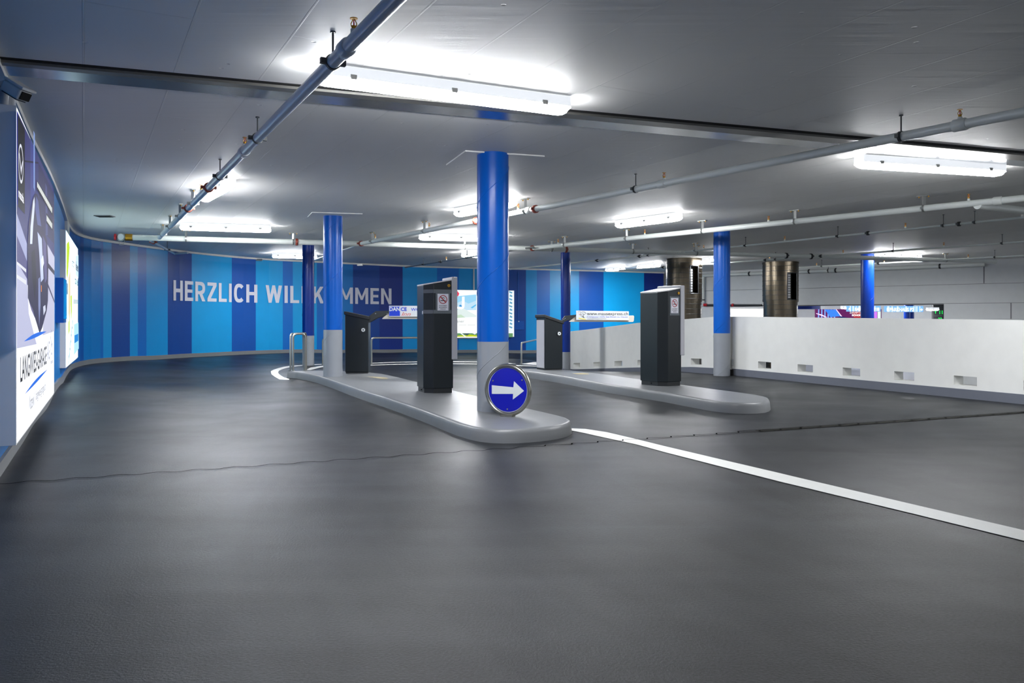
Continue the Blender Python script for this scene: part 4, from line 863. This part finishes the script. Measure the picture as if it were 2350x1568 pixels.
# swooshes and dealer name
def lens(x0,y0,x1,y1,h):
    k=12; up=[]; dn=[]
    for i in range(k+1):
        t=i/k; x=x0+(x1-x0)*t; y=y0+(y1-y0)*t; b=math.sin(math.pi*t)*h; up.append((x,y-b)); dn.append((x,y+b*.4))
    return up+dn[::-1][1:-1]
p1(lens(55,784,107,761,7),(0,104,226),6,1.0); p1(lens(57,905,109,848,6),(0,104,226),6,1.0)
ptext(pr,P,n,d,'LANGWIES-GARAGE',46.7,106.6,820,879,(26,26,30),.4,6,.012); ptext(pr,P,n,d,'AG',108.2,114,784,829,(160,166,190),.9,6,.0); ptext(pr,P,n,d,'Wattenwil',67,78.5,910,944,(140,142,148),.8,6,.0); ptext(pr,P,n,d,'langwies-garage.ch',82.5,104.5,897,926,(140,142,148),.8,6,.0)
multipoly(pr,P,n,list(ring_px(118.3,786,2.6,29,.12,None,6,rot=.9))+[[(116,772),(116.6,772),(118.3,790),(120.4,786),(118.4,800)]],(176,182,200),.9,6,'emblem'); ptext(pr,P,n,d,'mazda',116.4,121,827,836,(170,174,190),.9,6,.02,name='emblem_lettering')
# second light box
lb,pr,n,d,P=lightbox(Vector((-6.2,11.2,0)),Vector((-7.65,14.2,0)),.315,2.24,.14,'tall pale backlit poster box with lime drink further along the blue wall',(206,240,250),2.4)
def p2(pts,c,l=1,es=1.1): poly(pr,P,n,pts,c,es,l)
p2([(153,560),(158,553),(160,568),(158,600),(155,640),(152.5,630)],(190,222,20),2); p2([(157,640),(161,620),(162,700),(160,740),(157,720)],(226,206,160),2); p2([(162,680),(165,676),(165,716),(163,740)],(190,222,40),3); p2([(157,740),(160,730),(160,760),(157,770)],(200,222,90),3)
p2([(152.6,610),(156,590),(157,800),(153,820)],(236,250,252),1,1.3)
multipoly(pr,P,n,[[(157+i*1.6,838-i*16),(158+i*1.6,834-i*16),(159.4+i*1.6,812-i*16),(158.2+i*1.6,816-i*16)] for i in range(6)],(90,150,176),.9,4,'poster_print')
p2([(170,745),(180,740),(180.8,800),(170,815)],(176,226,246),2); p2([(171,770),(179.5,766),(179.8,782),(171,788)],(40,140,220),3,1.0); p2([(174,588),(180,585),(180,640),(174,630)],(206,232,246),1)
ptext(pr,P,n,d,'JETZT',165,170.5,597,614,(60,80,110),.6,5,.02); ptext(pr,P,n,d,'Ideen',173.5,179.6,598,619,(60,80,110),.6,5,.02); ptext(pr,P,n,d,'tanken',172,179.6,632,652,(60,80,110),.6,5,.02)
multipoly(pr,P,n,[[(168.5,688+k*3.4),(179.6,689+k*3),(179.6,690.6+k*3),(168.5,689.8+k*3.4)] for k in range(3)],(130,160,176),.8,5,'small_print')
# far landscape light box
a=wpt(warc(1046),.0); b=wpt(warc(1177),.0)
a3=Vector((a.x,a.y,0)); b3=Vector((b.x,b.y,0)); d=(b3-a3).normalized(); n=Vector((d.y,-d.x,0)); off=n*.12
pA=(FPX/(a3+off).y+FPX/(b3+off).y)/2
lb,pr,n,d,P=lightbox(a3+off,b3+off,1-(774-HY)/pA,1+(HY-666)/pA,.12,'backlit mountain landscape poster box on the far wall behind the front column',(244,250,252),1.15)
def p3(pts,c,l=1,es=1.0): poly(pr,P,n,pts,c,es,l)
p3([(1048,680),(1093,676),(1093,700),(1082,712),(1066,708),(1048,704)],(156,214,246),1); p3([(1048,696),(1062,690),(1075,697),(1093,690),(1093,712),(1048,712)],(196,228,248),2); p3([(1080,706),(1093,698),(1093,701),(1084,708)],(100,190,240),3); p3([(1048,712),(1060,706),(1078,716),(1093,724),(1093,728),(1048,729)],(226,240,238),3); p3([(1048,724),(1058,722),(1068,729),(1048,730)],(200,226,200),4)
p3([(1048,665.6),(1054,674),(1052,679),(1048,682)],(238,60,96),5)
p3([(1053,703),(1056,699),(1060,702),(1060,705)],(60,150,214),4)
multipoly(pr,P,n,[[(1060.5,681),(1066,681),(1066,703),(1060.5,703)],[(1060.5,703),(1066,703),(1064.5,707.5),(1059,704.8)],[(1059,704.8),(1064.5,707.5),(1059,710),(1054,709.5),(1054,705)],[(1054,705),(1054,709.5),(1047,708),(1047,703.5)]],(252,253,255),1.5,6,'poster_lettering')
ptext(pr,P,n,d,'Partner',1036,1065.5,734.5,740.5,(150,150,146),.9,6,.0)
multipoly(pr,P,n,[[(1052,745.5),(1070,745.5),(1070,746.7),(1052,746.7)],[(1073,745.5),(1091,745.5),(1091,746.7),(1073,746.7)]],(216,218,218),1.0,6,'small_print')
p3([(1047,765),(1177,765),(1177,774),(1047,774)],(110,166,110),2,.8); p3([(1047,771),(1080,768),(1110,772),(1110,774),(1047,774)],(196,212,40),3,.9); p3([(1056,765),(1068,774),(1071,774),(1060,765)],(240,244,248),4); p3([(1062,765),(1072,771),(1078,765)],(80,110,110),3,.7); p3([(1084,765),(1090,768),(1093,765)],(236,240,250),3)
p3([(1100,668),(1177,668),(1177,764),(1100,764)],(236,246,252),1); 
multipoly(pr,P,n,[[(1168+(k%2)*3,668+k*8),(1176,671+k*8),(1175,674+k*8),(1169,672+k*8)] for k in range(11)],(96,170,206),.9,4,'poster_print')
# blue wall-mounted box between the first two light boxes
s0,s1=warc(127),warc(134); mb=MB(); wallbox(mb,127,134.5,.95,1.52,.09); t=tag(mb.build('key_box',BM['d']),'slim blue box on the wall between the two left light boxes','wall box')
mb=MB(); a,b,n_=wallbox(mb,131,134,1.33,1.47,.11); mb.build('grey_cover',M['galv'],t)
mb=MB(); wallbox(mb,127.5,130,1.0,1.5,.115); mb.build('blue_flap',BM['C'],t)
# signs beyond the opening ------------------------------------------------
def backbox(name,x0,x1,y0,y1,Yd,m,dpt,label,cat,kidsmat=None):
    p=FPX/Yd; X0,X1=(x0-CX)/p,(x1-CX)/p; z1=1+(HY-y0)/p; z0=1+(HY-y1)/p; mb=MB(); mb.box(((X0+X1)/2,Yd+dpt/2,(z0+z1)/2),X1-X0,dpt,z1-z0)
    o=mb.build(name,m); return (tag(o,label,cat) if label else o)
def onY(x,y,Yd): return onplane(x,y,Vector((0,Yd,0)),Vector((0,-1,0)))
def flat(par,name,polys,Yd,m):
    mb=MB()
    for pts in polys: mb.add([onY(x,y,Yd) for x,y in pts],[tuple(range(len(pts)))])
    mb.build(name,m,par)
def ytext(par,txt,x0,x1,y0,y1,Yd,m,bold=.02):
    a=onY(x0,y1,Yd); b=onY(x1,y1,Yd); c=onY(x0,y0,Yd); vs,fs=textmesh(txt,a,Vector((1,0,0)),Vector((0,0,1)),b.x-a.x,c.z-a.z,bold=bold); mb=MB(); mb.add(vs,fs); mb.build('sign_lettering',m,par)
mx_=lambda r: [(r[0],r[3]),(r[1],r[3]),(r[1],r[2]),(r[0],r[2])]
s=backbox('lit_sign',2032,2119,702.6,716.2,30,em((120,176,232),1.3),.12,'lit blue direction sign reading PARKHAUS P2','sign')
flat(s,'pale_stripe',[mx_((x,x+w_,703,716)) for x,w_ in ((2036,5),(2046,3),(2058,4),(2078,3),(2096,2),(2099.5,1.5),(2102.5,3),(2110,2))],29.99,em((206,228,250),1.3))
ytext(s,'PARKHAUS P2',2042,2097,706.5,715,29.98,em((255,255,255),1.8)); flat(s,'symbol',[mx_((2035,2039.5,707,714))],29.98,em((255,255,255),1.6)); flat(s,'arrow_symbol',[mx_((2111,2115,710.3,711.8)),[(2114,707.5),(2118,711),(2114,714.5)]],29.98,em((255,255,255),1.8))
s=backbox('lit_sign',1945,2021,702.2,715.2,30,em((120,176,232),1.3),.12,'lit blue direction sign reading PARKHAUS P1, half behind the dark column','sign')
flat(s,'pale_stripe',[mx_((x,x+w_,702.6,715)) for x,w_ in ((1950,3),(1956,4),(1964,2),(1970,5),(2006,3))],29.99,em((206,228,250),1.3))
ytext(s,'PARKHAUS P1',1962,2012,706.3,714,29.98,em((255,255,255),1.8)); flat(s,'symbol',[mx_((2013.5,2018,706.5,713.5)),[(1947,711),(1949,706),(1951,711)]],29.98,em((255,255,255),1.6))
s=backbox('light_box',1873,2023,710,760,33,em((104,34,96),1.0),.15,'purple backlit poster with glowing blue stripes beyond the parapet','light box')
flat(s,'poster_print',[[(1876+i*7.6,760),(1879.2+i*7.6,760),(1880.2+i*7.2,710.4),(1877.6+i*7.2,710.4)] for i in range(6)],32.99,em((120,160,250),1.4))
flat(s,'poster_print',[[(1916,710.4),(1919,710.4),(1932,726),(1929,727)],[(1893,710.4),(1917,711),(1928,726),(1905,728)]],32.985,em((60,130,236),1.2)); flat(s,'poster_print',[[(1918,710.4),(1920,710.4),(1933,727),(1930,727)],[(1873,719),(1886,722),(1898,728),(1895,728.6),(1873,720.4)]],32.98,em((240,200,250),1.5))
flat(s,'poster_print',[[(1920,760),(1922,729),(1930,726),(1944,729),(1960,734),(1960,760)]],32.975,em((20,40,110),.8)); flat(s,'poster_print',[[(1955,716),(1990,712),(2010,722),(2010,760),(1970,760)]],32.99,em((176,50,60),1.0)); flat(s,'poster_print',[mx_((2004,2013,715.5,760))],32.97,em((200,120,230),1.2)); flat(s,'poster_print',[mx_((2014,2021,715.5,760))],32.97,em((200,255,210),1.5))
ytext(s,'ZUKUNFT ERLEBEN',1950,1990,716,720,32.96,em((255,255,255),1.3),.0); ytext(s,'SCHON JETZT',1955,1996,721.5,727,32.96,em((255,255,255),1.5),.04)
s=backbox('light_box',1660,1756,708.8,750,33,em((255,255,250),1.6),.15,'plain bright white light box left of the right metal duct','light box')
s=backbox('beam',1829,1884,699,709.8,31.5,BM['N'],.5,'dark blue beam seen under the far white wall','beam')
s=backbox('cable_box',1884,1893,702,708.5,31,M['signwhite'],.1,'small white box at the end of the dark blue beam','box')
s=backbox('display_board',2142,2166,699,760,31,M['plinth'],.12,'dark display board with green digits at the right end of the opening','display')
ytext(s,'11',2156,2163,713,721,30.99,em((20,230,80),1.6),.02); flat(s,'green_arrow',[[(2145,716),(2147,713),(2149,716)],mx_((2146.3,2147.7,716,720))],30.99,em((20,230,80),1.6)); ytext(s,'22',2153,2162,729,737,30.99,em((20,230,80),1.6),.02); flat(s,'screen_edge',[mx_((2143,2164,723,727))],30.985,M['darksteel'])
for x0,x1,y,lab in ((1728,1751,702.5,'small lamp under the far wall beside the bright white box'),(1931,1946,708,'small lamp left of the lit PARKHAUS P1 sign'),(2127,2144,712,'small lamp right of the lit PARKHAUS P2 sign')):
    p=FPX/30.5; z=1+(HY-y)/p; c_=(x0+x1)/2; lamp(Vector(((x0-CX)/p,30.5,0)),Vector(((x1-CX)/p+.15,30.5,0)),lab,'lampfar',zc=z+.1,wd=.14,group='small lamps beyond the opening')
for c_ in ((9,33.5),(15,33.5),(19,33.0)): lamp(Vector((c_[0],c_[1],0)),Vector((c_[0]+1.5,c_[1],0)),'hidden tube lamp deep in the room beyond, at %s'%('its left','its middle','its right')[(9,15,19).index(c_[0])],'lampfar',zc=1.74,group='small lamps beyond the opening')  # unseen lamps added because the room beyond needs light
